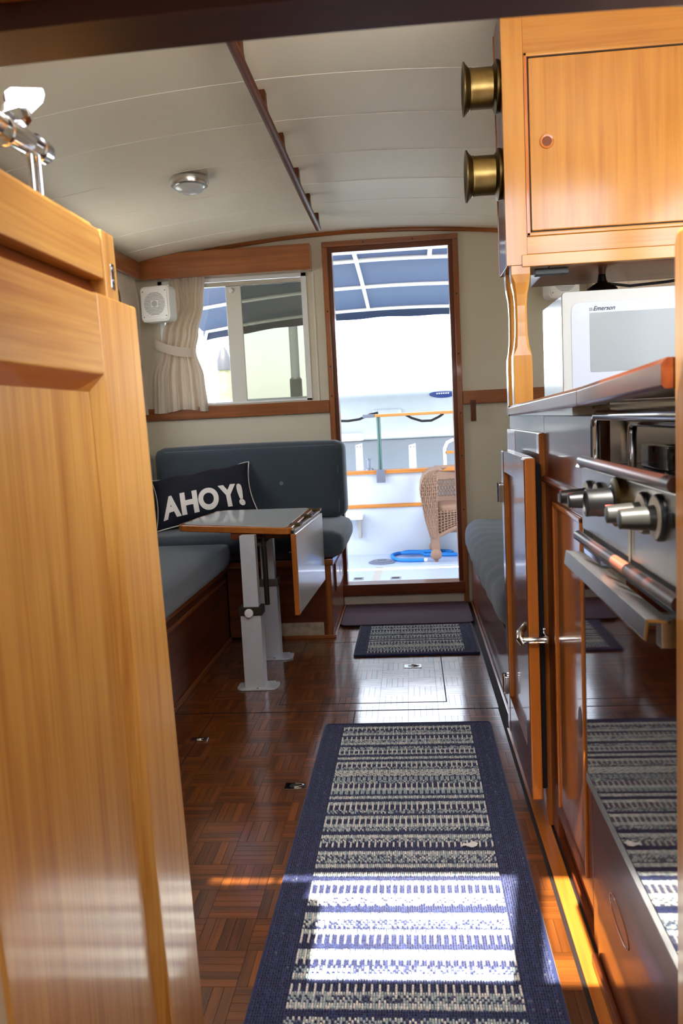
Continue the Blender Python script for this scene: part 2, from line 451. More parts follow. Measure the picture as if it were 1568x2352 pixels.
seams_y = [.776, 1.03, 1.33, 1.63, 1.93, 2.23, 2.53, 2.83, 3.14, 3.45, 3.75, 4.05, B]
for i in range(len(seams_y) - 1):
    camber(MB(), seams_y[i] + .0002, seams_y[i + 1] - .0002, 0, .014).build('ceiling_plank', 'ceil', ce, bevel=0)
    if i: MB().tube([(x, seams_y[i], zc(x, seams_y[i]) + .0006) for x in [XL + (XR - XL) * k / 24 for k in range(25)]], .0022, 6).build('joint_bead', 'ceil_joint', ce)

# ---- aft bulkhead with door and window openings
WX0, WX1, WZ0, WZ1 = -1.28, -.50, 1.105, 1.755
DX0, DX1, DZ0, DZ1 = -.385, .25, .10, 1.865
m = MB()
T0, T1 = B, B + .05
m.box(XL, WX0, T0, T1, -.06, 1.95); m.box(WX0, WX1, T0, T1, -.06, WZ0); m.box(WX0, WX1, T0, T1, WZ1, 1.95)
m.box(WX1, DX0, T0, T1, -.06, 1.95); m.box(DX0, DX1, T0, T1, -.06, DZ0); m.box(DX0, DX1, T0, T1, DZ1, 1.95); m.box(DX1, XR, T0, T1, -.06, 1.95)
m.build('wall_aft', 'cream', label='cream painted bulkhead around the cockpit doorway', cat='wall', kind='structure')
# ---- hull sides with long windows
def side(name, x0, x1, wins, lab):
    m = MB(); m.box(x0, x1, .55, T1, -.06, 1.10); m.box(x0, x1, .55, T1, 1.72, 2.10)
    e = [.55] + [q for w in wins for q in w] + [T1]
    for i in range(0, len(e), 2): m.box(x0, x1, e[i], e[i + 1], 1.10, 1.72)
    return m.build(name, 'cream', label=lab, cat='wall', kind='structure')
LW = [(3.30, 3.85)]; RW = [(.9, 2.1), (2.65, 4.05)]
side('wall_left', XL - .05, XL, LW, 'cream cabin side behind the left bench')
side('wall_right', XR, XR + .05, RW, 'cream cabin side behind the galley')
nwin = [2]
def side_window(x, y0, y1, lab):
    w = thing('window_%d' % nwin[0], (x, (y0 + y1) / 2, 1.10), lab, 'window', kind='structure'); nwin[0] += 1
    m = MB(); m.box(x - .02, x + .02, y0, y1, 1.10, 1.125); m.box(x - .02, x + .02, y0, y1, 1.695, 1.72)
    m.box(x - .02, x + .02, y0, y0 + .03, 1.125, 1.695); m.box(x - .02, x + .02, y1 - .03, y1, 1.125, 1.695)
    m.box(x - .015, x + .015, (y0 + y1) / 2 - .02, (y0 + y1) / 2 + .02, 1.125, 1.695)
    m.build('window_frame', 'white', w, .002)
    MB().box(x - .003, x + .003, y0 + .03, y1 - .03, 1.125, 1.695).build('pane', 'glass', w, smooth=0)
for i, (a, c_) in enumerate(LW): side_window(XL - .025, a, c_, 'side window behind the left bench')
for i, (a, c_) in enumerate(RW): side_window(XR + .025, a, c_, ['side window above the stove counter', 'side window above the right settee'][i])

# ---- front: windshield wall over the companionway, forward cabin around the camera
HX0, HX1 = -.37, .33
hd = thing('trim_1', (0, .665, 1.304), 'dark mahogany header beam over the companionway', 'beam', kind='structure')
def headcurve(x): return -.012 * ((x + .05) / .5) ** 2
m = MB(); n_ = 16; xs = [-.62 + 1.3 * i / n_ for i in range(n_ + 1)]
for i in range(n_):
    a, c_ = xs[i], xs[i + 1]
    A = [(a, .632, 1.312 + headcurve(a)), (a, .636, 1.304 + headcurve(a)), (a, .692, 1.304 + headcurve(a)), (a, .700, 1.312 + headcurve(a)), (a, .70, 1.352), (a, .632, 1.352)]
    Bq = [(c_, p[1], p[2] - headcurve(a) + headcurve(c_) if k < 4 else p[2]) for k, p in enumerate(A)]
    k0 = len(m.v); m.add(A + Bq, [(j, (j + 1) % 6, 6 + (j + 1) % 6, 6 + j) for j in range(6)])
m.build('beam', 'header', hd)
bx('hatch_runner', 'edge_x', hd, -.60, .60, .622, .6318, 1.318, 1.352, .003)
for xx in (-.305, -.285): bx('brass_clip', 'brass', hd, xx - .007, xx + .007, .618, .6225, 1.315, 1.322, .001)
wf = MB()
wf.box(XL, -.36, .60, .70, -.06, 1.352); wf.box(.345, XR, .60, .70, -.06, 1.352)          # below the windshield, either side of the companionway
wf.box(XL, XR, .775, .79, 1.880, 2.11)                                                     # above it
def raked(m, x0, x1, z0, z1, t=.006):
    yy = lambda z: .672 + (z - 1.352) * .208
    m.loft([(x0, yy(z0), z0), (x0, yy(z0) + t, z0), (x0, yy(z1) + t, z1), (x0, yy(z1), z1)], [(x1, yy(z0), z0), (x1, yy(z0) + t, z0), (x1, yy(z1) + t, z1), (x1, yy(z1), z1)])
raked(wf, XL, -1.30, 1.352, 1.88); raked(wf, .86, XR, 1.352, 1.88)
raked(wf, -1.30, -.43, 1.352, 1.838); raked(wf, -1.30, -.665, 1.838, 1.88)                                                       # unseen blank added to bound the sun patch, with a slot for its stripe
raked(wf, .00, .06, 1.352, 1.88); raked(wf, .50, .55, 1.352, 1.88); raked(wf, -.525, -.510, 1.838, 1.88)
wf.build('wall_front', 'cream', label='front of the cabin with the windshield above the companionway', cat='wall', kind='structure')
ws = thing('window_7', (.23, .672, 1.352), 'windshield panes over the companionway', 'window', kind='structure')
for (a, c_) in ((-.43, .0), (.06, .50), (.55, .86)):
    m = MB(); raked(m, a, c_, 1.352, 1.88, .003); m.build('pane', 'glass', ws, smooth=0)
MB().box(-.9, .9, -1.6, .70, -.60, -.55).build('floor_forward', 'mahog_y', label='sole of the forward cabin', cat='floor', kind='structure')
fw = MB(); fw.box(-.95, -.9, -1.6, .60, -.6, 1.353); fw.box(.9, .95, -1.6, .60, -.6, 1.353); fw.box(-.95, .95, -1.65, -1.6, -.6, 1.353); fw.box(-.36, .345, .62, .70, -.55, -.06)
fw.build('wall_forward', 'cream', label='sides of the forward cabin', cat='wall', kind='structure')
dk = MB(); dk.box(-1.5, 1.0, -3.2, -.75, 1.353, 1.39); dk.box(-1.5, -.30, -.75, .672, 1.353, 1.39); dk.box(.30, 1.0, -.75, .672, 1.353, 1.39); dk.box(-.3, .3, -.15, .672, 1.353, 1.39)  # the hatch gap is unseen, added to light the door leaves
dk.build('ceiling_forward', 'white', label='foredeck over the forward cabin with an unseen hatch opened to light the leaves', cat='ceiling', kind='structure')

# ---- aft door casing, boards, rails, mouldings
cs = thing('door_1', (-.066, B, .06), 'teak cased cockpit doorway standing open', 'door', kind='structure')
yb = B - .018
OX0, OX1, OZ1, OZ0 = -.412, .276, 1.897, .062
def casing(nm, mt, a0, a1, b0, b1, z1a, z1b, z0a, z0b, y0, y1):
    bx(nm, mt + 'z', cs, a0, a1, y0, y1, z0b, z1b, .003); bx(nm, mt + 'z', cs, b0, b1, y0, y1, z0b, z1b, .003)
    bx(nm, mt + 'x', cs, a0, b1, y0, y1, z1b, z1a, .003)
casing('casing_board', 'teak_', OX0, OX0 + .028, OX1 - .028, OX1, OZ1, OZ1 - .028, 0, .012, B - .016, B)
casing('jamb_board', 'mahog_', OX0 + .026, -.362, .226, OX1 - .026, OZ1 - .026, 1.842, 0, .06, B - .008, B + .07)
bx('sill_board', 'mahog_x', cs, OX0 + .02, OX1 - .02, B - .030, B + .07, OZ0, .122, .004)
for (sx, sz) in [(-.397, z_) for z_ in (.35, .62, 1.12, 1.27, 1.55)] + [(.262, z_) for z_ in (.5, .78, 1.0, 1.3, 1.6)] + [(-.2, 1.883), (.05, 1.883)]:
    MB().cyl((sx, B - .0165, sz), (sx, B - .0155, sz), .0045, n=10).build('screw', 'bronze', cs)
t = MB(); n_ = 40
pts = [(x, B - .008, zc(x) - .008) for x in [XL + (XR - XL) * i / n_ for i in range(n_ + 1)]]
t.tube(pts, .011, 8).build('trim_2', 'teak_x', label='curved teak moulding where the ceiling meets the bulkhead', cat='trim', kind='structure')
bx('trim_3', 'teak_x', None, XL, -.412, B - .022, B, 1.036, 1.100, .004, label='teak rail under the curtained aft window', cat='trim', kind='structure')
bx('trim_4', 'teak_x', None, .277, XR, B - .022, B, 1.043, 1.110, .004, label='teak rail on the bulkhead right of the doorway', cat='trim', kind='structure')
bx('trim_5', 'teak_y', None, XL, XL + .022, .72, B - .022, 1.036, 1.100, .004, label='teak rail along the left cabin side', cat='trim', kind='structure')
bx('trim_6', 'teak_y', None, XR - .022, XR, 2.6, B - .022, 1.043, 1.110, .004, label='teak rail along the right cabin side', cat='trim', kind='structure')
bx('baseboard_aft', 'mahog_x', None, -.385, .28, B - .014, B, 0, .012, .003, label='narrow mahogany strip under the doorway sill', cat='baseboard', kind='structure')

# ---- sliding aft window
w1 = thing('window_1', (-.89, B, WZ0), 'white framed sliding aft window with a screened pane', 'window', kind='structure')
m = MB(); y0, y1 = B - .006, B + .05
m.box(WX0, WX1, y0, y1, WZ0, WZ0 + .012); m.box(WX0, WX1, y0, y1, WZ1 - .02, WZ1); m.box(WX0, WX0 + .025, y0, y1, WZ0, WZ1); m.box(WX1 - .028, WX1, y0, y1, WZ0, WZ1)
m.build('window_frame', 'white', w1, .002)
bx('sliding_stile', 'offwhite', w1, -.925, -.845, B + .004, B + .022, WZ0 + .012, WZ1 - .045, .003)
bx('head_track', 'steel', w1, WX0 + .02, WX1 - .02, B - .002, B + .012, WZ1 - .045, WZ1 - .022, .002)
MB().lathe([(.012, 0), (.013, .006), (.009, .012), (.002, .013)], (-.893, B + .004, 1.688), (0, -1, 0), 16).build('window_knob', 'white', w1)
MB().box(-.845, WX1 - .028, B + .010, B + .014, WZ0 + .012, WZ1 - .045).build('screen_pane', 'screen_glass', w1, smooth=0, label='grey insect screened pane')
MB().box(WX0 + .025, -.925, B + .024, B + .028, WZ0 + .012, WZ1 - .02).build('pane', 'glass', w1, smooth=0)
bx('batten', 'offwhite', None, -.470, -.462, B - .004, B, 1.100, 1.77, 0, label='thin cream batten between the aft window and the doorway', cat='batten')
# ================================================================== COMPANIONWAY LEAVES
def rake(m): return m.xf(lambda p: Vector((p.x, p.y + (1.155 - p.z) * .065, p.z)))
ld = thing('door_2', (-.355, .85, 0.0), 'honey varnished companionway door leaf, swung open, chrome fitting on top', 'door', kind='structure')
rake(MB().box(-.374, -.340, .915, 1.050, .02, 1.154)).build('stile', 'honey_z', ld, .004)
rake(MB().box(-.374, -.340, .58, .915, 1.062, 1.152)).build('rail', 'honey_y', ld, .003)
rake(MB().box(-.366, -.354, .58, .92, .02, 1.07)).build('panel', 'honey_z', ld, 0)
rake(MB().loft([(-.354, .897, .02), (-.341, .916, .02), (-.354, .917, .02)], [(-.354, .897, 1.045), (-.341, .916, 1.064), (-.354, .917, 1.064)])).build('moulding', 'honey_z', ld, .0015)
rake(MB().loft([(-.354, .58, 1.043), (-.341, .58, 1.064), (-.354, .58, 1.065)], [(-.354, .897, 1.043), (-.341, .917, 1.064), (-.354, .917, 1.065)])).build('moulding', 'edge_y', ld, .0015)
up = rake(MB().box(-.384, -.342, .56, .9515, 1.172, 1.228)).build('top_rail', 'honey_y', ld, .004)
rake(MB().prism([(-.384, 1.152), (-.349, 1.152), (-.362, 1.173), (-.384, 1.173)], 'y', .56, .9515)).build('cove', 'mahog_y', ld, .001)  # dark timber colour stands for the shade in the rebate
rake(MB().box(-.384, -.352, .56, .955, 1.228, 1.236)).build('cap_strip', 'honey_y', ld, .003)
rake(MB().box(-.384, -.3415, .952, .993, 1.150, 1.2285)).build('end_block', 'honey_z', ld, .002)
sp = MB().prism(rrect(.969, .981, 1.164, 1.194, .003), 'x', -.3418, -.3408).build('strike_plate', 'chrome', ld, .0004)
for z_ in (1.174, 1.188): MB().cyl((-.3408, .975, z_), (-.3402, .975, z_), .0028, n=10).build('screw', 'steel_dark', sp)
rd = thing('door_3', (.285, .75, 0), 'companionway door leaf beside the stove, seen on its edge', 'door', kind='structure')
m = MB().prism([(.60, .02), (.880, .02), (.880, 1.155), (.872, 1.17), (.60, 1.17)], 'x', .270, .302); m.build('stile', 'honey_z', rd, .006, 3)
m = MB().prism([(.60, 1.165), (.868, 1.165), (.868, 1.212), (.858, 1.228), (.835, 1.232), (.60, 1.232)], 'x', .276, .302); m.build('top_rail', 'edge_y', rd, .004)
sp = MB().prism(rrect(.845, .858, 1.168, 1.200, .003), 'x', .2745, .2761).build('strike_plate', 'chrome', rd, .0004)
MB().cyl((.2745, .8515, 1.178), (.2735, .8515, 1.178), .003, n=10).build('screw', 'steel_dark', sp)
# chrome fitting on the leaf
ch = thing('chrome_rod_holder', (-.362, .77, 1.236), 'polished chrome rod holder clamped on top of the open door leaf', 'fitting')
a = at(-40, 268, x=-.362); e = at(103, 352, x=-.362)
dr = (e - a).normalized()
MB().tube([a - dr * .06, a, e - dr * .002, e], [.0115, .0115, .0115, .0105], 20).build('tube', 'chrome', ch)
for q in (at(2, 300, x=-.362), at(78, 340, x=-.362)):
    MB().lathe([(.0118, -.003), (.0138, -.003), (.0142, 0), (.0138, .003), (.0118, .003)], q, dr, 24).build('ring_collar', 'chrome', ch)
for q in (at(68, 355, x=-.358), at(86, 358, x=-.358)):
    MB().cyl((q.x, q.y, 1.2355), (q.x, q.y, q.z), .0032, n=12).build('pin', 'chrome', ch)
q = at(38, 262, x=-.362)
MB().lathe([(.006, -.012), (.0125, -.012), (.0135, -.005), (.0135, .006), (.010, .012), (.004, .013)], q, (1, .25, .3), 8).build('clamp_nut', 'chrome', ch, .001, smooth=20)
pn = Vector((.6, -.8, .08)).normalized(); p0 = at(50, 235, x=-.366)
P = []
for (px, py) in ((8, 215), (22, 205), (96, 207), (101, 222), (96, 240), (62, 274), (40, 262), (12, 240)):
    d = ray(px, py); P.append(Vector((0, 0, CAMZ)) + d * (pn.dot(p0 - Vector((0, 0, CAMZ))) / pn.dot(d)))
MB().loft([p - pn * .005 for p in P], [p + pn * .005 for p in P]).build('wing_plate', 'chrome', ch, .001)

# ================================================================== CEILING FITTINGS
gr = thing('grab_rail', (-.39, 2.85, 1.875), 'long varnished wooden grab rail running along the ceiling', 'rail')
gx = -.39; zt = zc(gx)
MB().tube([(gx - .3 * rise(y_), y_, 1.890 + rise(y_)) for y_ in [1.55 + .1 * k for k in range(25)]] + [(gx, 3.975, 1.890), (gx, 3.99, 1.893)], [.0135] * 26 + [.008], 12).build('rail', 'railwood_y', gr)
for yy in (1.62, 1.95, 2.28, 2.61, 2.94, 3.27, 3.60, 3.93):
    rz = rise(yy); gy = gx - .3 * rz; zt = zc(gy, yy)
    MB().prism([(yy - .05, 1.893 + rz), (yy + .05, 1.893 + rz), (yy + .022, 1.915 + rz), (yy + .018, zt + .003), (yy - .018, zt + .003), (yy - .022, 1.915 + rz)], 'x', gy - .010, gy + .010).build('standoff', 'railwood_z', gr, .003)
lx, ly = -.80, 3.22; lz = zc(lx, ly)
dl = thing('dome_light', (lx, ly, lz - .05), 'round chrome dome light on the ceiling', 'light')
MB().lathe([(.05, .002), (.073, .002), (.075, -.012), (.070, -.026), (.058, -.030)], (lx, ly, lz), (0, 0, 1), 32).build('ring', 'steel', dl)
MB().lathe([(.060, -.024), (.058, -.034), (.048, -.044), (.03, -.052), (.010, -.056), (.002, -.0565)], (lx, ly, lz), (0, 0, 1), 32).build('dome_glass', 'lens', dl)

# ================================================================== AFT WINDOW DRESSING
vy = 4.258
m = MB(); n_ = 14; xs = [-1.345 + (1.345 - .466) * i / n_ for i in range(n_ + 1)]
top = [(x, min(1.884, zc(x) - .003)) for x in xs]
for i in range(n_):
    (x0, z0), (x1, z1) = top[i], top[i + 1]
    m.add([(x0, vy, 1.757), (x1, vy, 1.757), (x1, vy, z1), (x0, vy, z0), (x0, vy + .015, 1.757), (x1, vy + .015, 1.757), (x1, vy + .015, z1), (x0, vy + .015, z0)],
          [(0, 1, 2, 3), (7, 6, 5, 4), (0, 4, 5, 1), (3, 2, 6, 7)])
va = thing('valance', (-.9, vy, 1.757), 'teak valance board above the aft sliding window', 'valance', 'curtain valances')
m.add([(-.466, vy, 1.757), (-.466, vy + .015, 1.757), (-.466, vy + .015, 1.884), (-.466, vy, 1.884)], [(0, 1, 2, 3)])
m.build('face_board', 'teak_x', va)
bx('return_board', 'teak_y', va, -.480, -.466, vy + .0155, B - .001, 1.757, 1.884, .001)
vl = thing('valance', (-1.345, 2.5, 1.757), 'teak valance board along the left cabin side', 'valance', 'curtain valances')
bx('face_board', 'teak_y', vl, -1.360, -1.346, .75, vy + .014, 1.757, zc(-1.36) - .003, .001)

def curtain(name, lab, levels, fn, folds, amp, seed, band=None, group='tied linen curtains'):
    """levels: (z, a, b) left and right end of the cloth at height z; fn(s, z, off) -> point"""
    rnd = random.Random(seed); ph = [rnd.uniform(0, 6.28) for _ in range(4)]
    levels = sorted(levels, key=lambda q: -q[0]); zt, zb = levels[0][0], levels[-1][0]
    def lr(z):
        for (p, q) in zip(levels, levels[1:]):
            if q[0] <= z <= p[0]:
                k = (p[0] - z) / (p[0] - q[0]); k = k * k * (3 - 2 * k)
                return p[1] + (q[1] - p[1]) * k, p[2] + (q[2] - p[2]) * k
        return levels[-1][1:]
    def off(u, v):
        f = .75 + .5 * v
        o_ = math.sin(u * folds * 6.28 + ph[0] + .8 * math.sin(u * 9 + ph[1])) * .7 + .35 * math.sin(u * folds * 13.1 + ph[2] + v * 2)
        return amp * f * o_
    m = MB()
    def g(u, v):
        z = zt + (zb - zt) * v; a, c_ = lr(z)
        return fn(a + (c_ - a) * u, z + .008 * math.sin(u * 7 + ph[3]) * v, off(u, v))
    m.grid(g, 90, 30)
    g2 = MB(); g2.grid(lambda u, v: Vector(g(u, v)) + Vector(fn(0, 0, .002)) - Vector(fn(0, 0, 0)), 90, 30)
    m.add(g2.v, [tuple(reversed(f)) for f in g2.f])
    lo = [min(p[i] for p in m.v) for i in range(3)]; hi = [max(p[i] for p in m.v) for i in range(3)]
    c0 = thing(name, ((lo[0] + hi[0]) / 2, (lo[1] + hi[1]) / 2, lo[2]), lab, 'curtain', group)
    m.build('cloth', 'cloth', c0, smooth=60)
    if band:
        (s0, z0), (s1, z1), hgt = band; bm_ = MB()
        def gb(u, v):
            s_ = s0 + (s1 - s0) * u; z = z0 + (z1 - z0) * (u ** .8) - hgt * v - .012 * math.sin(u * 3.14)
            return fn(s_, z, -amp * 2.0 * math.sin(min(1, max(0, u * 1.06)) * 3.14) ** .5 - .004)
        bm_.grid(gb, 24, 3); bm_.build('tieback', 'cloth', c0, smooth=60)
    return c0
cy = 4.292
def pxz(px, py, y=cy): p = at(px, py, y=y); return p.z, p.x
LV = []
for (l, r_, py) in ((384, 469, 640), (394, 466, 700), (372, 455, 770), (368, 449, 808), (352, 468, 870), (354, 478, 948)):
    z, a = pxz(l, py); _, c_ = pxz(r_, py); LV.append((z, a, c_))
LV.insert(0, (1.80, LV[0][1], LV[0][2]))
za, sa = pxz(354, 778); zb_, sb = pxz(449, 795)
curtain('curtain', 'beige linen curtain with a tieback at the aft sliding window', LV, lambda s_, z, o_: (s_, cy + o_, z), 5, .015, 3, ((sa, za), (sb, zb_ - .01), .048))
cx = -1.372
LV = []
for (py, px, w) in ((640, 308, .30), (700, 318, .27), (780, 322, .20), (820, 325, .20), (880, 338, .26), (950, 349, .30)):
    p = at(px, py, x=cx); LV.append((p.z, p.y - w, p.y))
LV.insert(0, (1.80, LV[0][1], LV[0][2]))
zz = LV[4][0]
curtain('curtain', 'beige linen curtain with a tieback on the left cabin side', LV, lambda s_, z, o_: (cx - o_, s_, z), 6, .010, 5, ((LV[4][1], zz + .03), (LV[4][2], zz), .045))
for i, (yy, lab) in enumerate(((4.02, 'beige curtain gathered at the aft end of the right side window'), (3.70, 'beige curtain drawn across the side window beyond the microwave'))):
    curtain('curtain', lab, [(1.78, yy - (.30, 1.06)[i], yy), (1.40, yy - (.26, 1.06)[i], yy), (1.09, yy - (.32, 1.06)[i], yy)], lambda s_, z, o_: (XR - .035 + o_, s_, z), (6, 16)[i], .010, 8 + i)
vr = thing('valance', (XR - .06, 3.3, 1.757), 'teak valance board along the right cabin side', 'valance', 'curtain valances')
bx('face_board', 'teak_y', vr, XR - .075, XR - .062, 2.48, B - .002, 1.757, zc(XR - .06) - .003, .001)

def speaker(c, yaw, lab):
    s0 = thing('speaker', c, lab, 'speaker', 'white corner speakers')
    R_ = Matrix.Rotation(yaw, 3, 'Z'); c = Vector(c)
    T = lambda m: m.xf(lambda p: c + R_ @ p)
    w, h = .082, .176
    MB().cyl((c.x, c.y + .06, c.z + .09), (c.x + .0, B - .0005, c.z + .09), .018, n=14).build('bracket', 'plastic', s0)
    T(MB().prism(rrect(-w, w, 0, h, .024), 'y', -.0, .075)).build('housing', 'plastic', s0, .008, 3)
    pl = T(MB().prism(rrect(-w + .01, w - .01, .01, h - .01, .018), 'y', -.004, .004)).build('grille_plate', 'plastic', s0, .002)
    m = MB(); R0 = .058; cz = h / 2
    for k in range(-8, 9):
        zz = cz + k * .0066; half = math.sqrt(max(0, R0 ** 2 - (k * .0066) ** 2))
        if half < .01: continue
        gaps = [(-half, half)]
        if abs(k) <= 2: gaps = [(-half, -.020), (.020, half)]
        for (a, b_) in gaps: m.box(a, b_, -.0052, -.0038, zz - .0011, zz + .0011)
    T(m).build('grille_slots', 'plastic_dark', pl)
    T(MB().lathe([(.0145, 0), (.0155, .001), (.006, .0022), (.001, .0024)], (0, -.0045, cz), (0, -1, 0), 20)).build('tweeter_cap', 'stone', pl)
    for (sx, sz) in ((-.062, .026), (.062, .026), (-.062, h - .026), (.062, h - .026)):
        T(MB().cyl((sx, -.004, sz), (sx, -.0052, sz), .003, n=10)).build('screw', 'plastic_dark', pl)
    return s0
speaker((-1.243, 4.135, 1.528), math.radians(-12), 'white square speaker in the corner beside the aft window curtain')
speaker((.775, 4.20, 1.53), math.radians(14), 'white square speaker on the bulkhead beyond the microwave')

tb = thing('turn_button', (.325, B - .03, .985), 'small dark wooden turn button below the bulkhead rail', 'latch')
bx('bar', 'mahog_z', tb, .312, .340, B - .034, B - .0225, .955, 1.062, .003)
for z_ in (1.045, 1.0): MB().cyl((.326, B - .036, z_), (.326, B - .0335, z_), .004, n=10).build('screw', 'bronze', tb)

# ================================================================== DINETTE
ab = thing('aft_bench', (-.88, 4.0, 0), 'mahogany bench base under the aft window with a drawer in its end', 'bench')
bx('front_panel', 'mahog_x', ab, -.868, -.412, 3.705, 3.725, .012, .338, .002)
bx('kick_patch', 'worn', ab, -.64, -.43, 3.7035, 3.7052, .014, .075, .0)
MB().prism(circ(-.402, 3.716, .017, 16), 'z', .012, .338).build('corner_post', 'teak_z', ab)
bx('end_panel', 'mahog_z', ab, -.405, -.386, 3.73, B - .001, .012, .338, .002)
bx('top_board', 'teak_x', ab, -.89, -.372, 3.690, B - .001, .339, .372, .006)
dw = bx('drawer_front', 'mahog_y', ab, -.3855, -.376, 3.86, 4.24, .185, .318, .003)
MB().prism(rrect(4.035, 4.075, .225, .277, .018), 'x', -.3765, -.3755).build('finger_hole', 'black', dw)
bx('base_moulding', 'teak_x', ab, -.62, -.382, 3.695, 3.704, .0, .016, .003)
bx('base_moulding', 'teak_y', ab, -.385, -.374, 3.70, B - .016, .0, .016, .003)
lb = thing('side_bench', (-1.14, 2.6, 0), 'dark mahogany bench base along the left cabin side', 'bench')
bx('front_panel', 'mahog_y', lb, -.892, -.872, 1.16, 3.70, .012, .330, .002)
bx('end_panel', 'mahog_z', lb, XL + .001, -.893, 1.16, 1.18, .012, .330, .002)
bx('top_board', 'teak_y', lb, XL + .001, -.858, 1.15, 3.685, .331, .360, .006)
bx('base_moulding', 'teak_y', lb, -.8715, -.860, 1.16, 3.69, 0, .02, .003)
bx('panel_rail', 'teak_y', lb, -.8715, -.866, 1.16, 3.69, .285, .300, .002)
soft(XL + .001, -.815, 1.2, 3.645, .361, .478, .045, (0, 0, .010), 22).build('seat_cushion', 'denim', None, smooth=60, label='slate blue seat cushion on the left side bench', cat='cushion', group='slate blue cushions')
ac = soft(XL + .008, -.318, 3.655, 4.318, .373, .500, .055, (.004, .006, .008), 20).build('seat_cushion', 'denim', None, smooth=60, label='slate blue seat cushion on the aft bench under the window', cat='cushion', group='slate blue cushions')
MB().lathe([(.005, 0), (.009, 0), (.009, .003), (.005, .003)], (-.56, 3.6555, .42), (0, -1, 0), 14).build('vent_eyelet', 'steel', ac)
bk = soft(-1.318, -.335, 4.148, 4.300, .504, .893, .045, (0, .012, .006), 20)
bk.xf(lambda p: Vector((p.x, p.y + (p.z - .5) * .03, p.z)))
bk = bk.build('back_cushion', 'denim', None, smooth=60, label='tall slate blue back cushion against the aft bulkhead', cat='cushion', group='slate blue cushions')
MB().tube([(x, 4.155 + .0085 * abs(1) * 0 + .012, .872) for x in [-1.26 + .88 * i / 20 for i in range(21)]], .0022, 6).build('top_seam', 'seam', bk)
MB().tube([(-.375 + .004 * math.sin(i), 4.153 + (i / 12 * .34) * .03, .53 + i / 12 * .33) for i in range(13)], .0022, 6).build('side_seam', 'seam', bk)
MB().lathe([(.011, 0), (.010, .004), (.004, .006), (.001, .0062)], (-.66, 4.146, .690), (0, -1, 0), 16).build('button', 'seam', bk)
sb_ = soft(XL + .016, -1.300, 1.3, 4.140, .481, .885, .04, (.008, 0, 0), 34)
def _seat(y): return .481 + .0235 * min(1, max(0, (y - 3.59) / .09))      # the foam steps up from the side seat onto the aft seat
sb_.xf(lambda p: Vector((p.x, p.y, max(p.z, _seat(p.y)))))
sb_.build('back_cushion', 'denim', None, smooth=60, label='slate blue back cushion along the left cabin side', cat='cushion', group='slate blue cushions')
# pillow with lettering
pc = Vector((-.987, 3.888, .526)); pw, phh, pt = .248, .160, .056
pR = Matrix.Rotation(math.radians(5), 3, 'Z') @ Matrix.Rotation(math.radians(-42), 3, 'X') @ Matrix.Rotation(math.radians(-10), 3, 'Y')
pil = thing('throw_pillow', pc, 'navy throw pillow reading AHOY! in white letters', 'pillow')
def pthick(u, v): return pt * (max(0, 1 - abs(u) ** 3.2) ** .55) * (max(0, 1 - abs(v) ** 3.0) ** .55)
def ppos(u, v, side, extra=0):
    k = 1 - .07 * (1 - u * u) * abs(v) ** 3 * 1.5; k2 = 1 - .07 * (1 - v * v) * abs(u) ** 3 * 1.2
    z = v * phh * k + phh + (.006 * math.sin(u * 9) * (abs(v) ** 3) if v > 0 else 0)
    return pc + Vector((0, 0, .012)) + pR @ Vector((u * pw * k2, side * (pthick(u, v) + extra), z))
m = MB()
for sd in (-1, 1):
    m.grid(lambda a, c_: ppos(a * 2 - 1, c_ * 2 - 1, sd), 36, 24)
m.build('cover', 'navy', pil, smooth=60)
rim = [(-1 + i / 12, 1) for i in range(24)] + [(1, 1 - i / 8) for i in range(16)] + [(1 - i / 12, -1) for i in range(24)] + [(-1, -1 + i / 8) for i in range(16)]
MB().tube([ppos(u, v, -1) for (u, v) in rim], .0032, 6, closed=True).build('piping', 'letter', pil)
xcur = -.84
for (chh, wd) in (('A', .40), ('H', .36), ('O', .42), ('Y', .38), ('!', .13)):
    tm = text_mb(chh, 1.0, offset=.05, extrude=0)
    lo = min(v[0] for v in tm.v); hi = max(v[0] for v in tm.v); top_ = max(v[1] for v in tm.v); bot_ = min(v[1] for v in tm.v)
    V0 = []
    for v in tm.v:
        u_ = xcur + (v[0] - lo) / (hi - lo) * wd * .94; v_ = -.80 + (v[1] - bot_) / (top_ - bot_) * .80
        V0.append((u_, v_))
    # cut the letter finely enough to follow the swelling pillow
    bm = bmesh.new(); vs = [bm.verts.new((a, c_, 0)) for (a, c_) in V0]
    for f in tm.f:
        try: bm.faces.new([vs[i] for i in f])
        except ValueError: pass
    bmesh.ops.triangulate(bm, faces=bm.faces)
    bmesh.ops.subdivide_edges(bm, edges=bm.edges[:], cuts=2, use_grid_fill=True)
    bmesh.ops.triangulate(bm, faces=bm.faces); bm.verts.index_update()
    q = MB().add([ppos(v.co.x, v.co.y, -1, .0035) for v in bm.verts], [tuple(v.index for v in f.verts) for f in bm.faces]); bm.free()
    q.build('letter', 'letter', pil, smooth=60)
    xcur += wd - .01

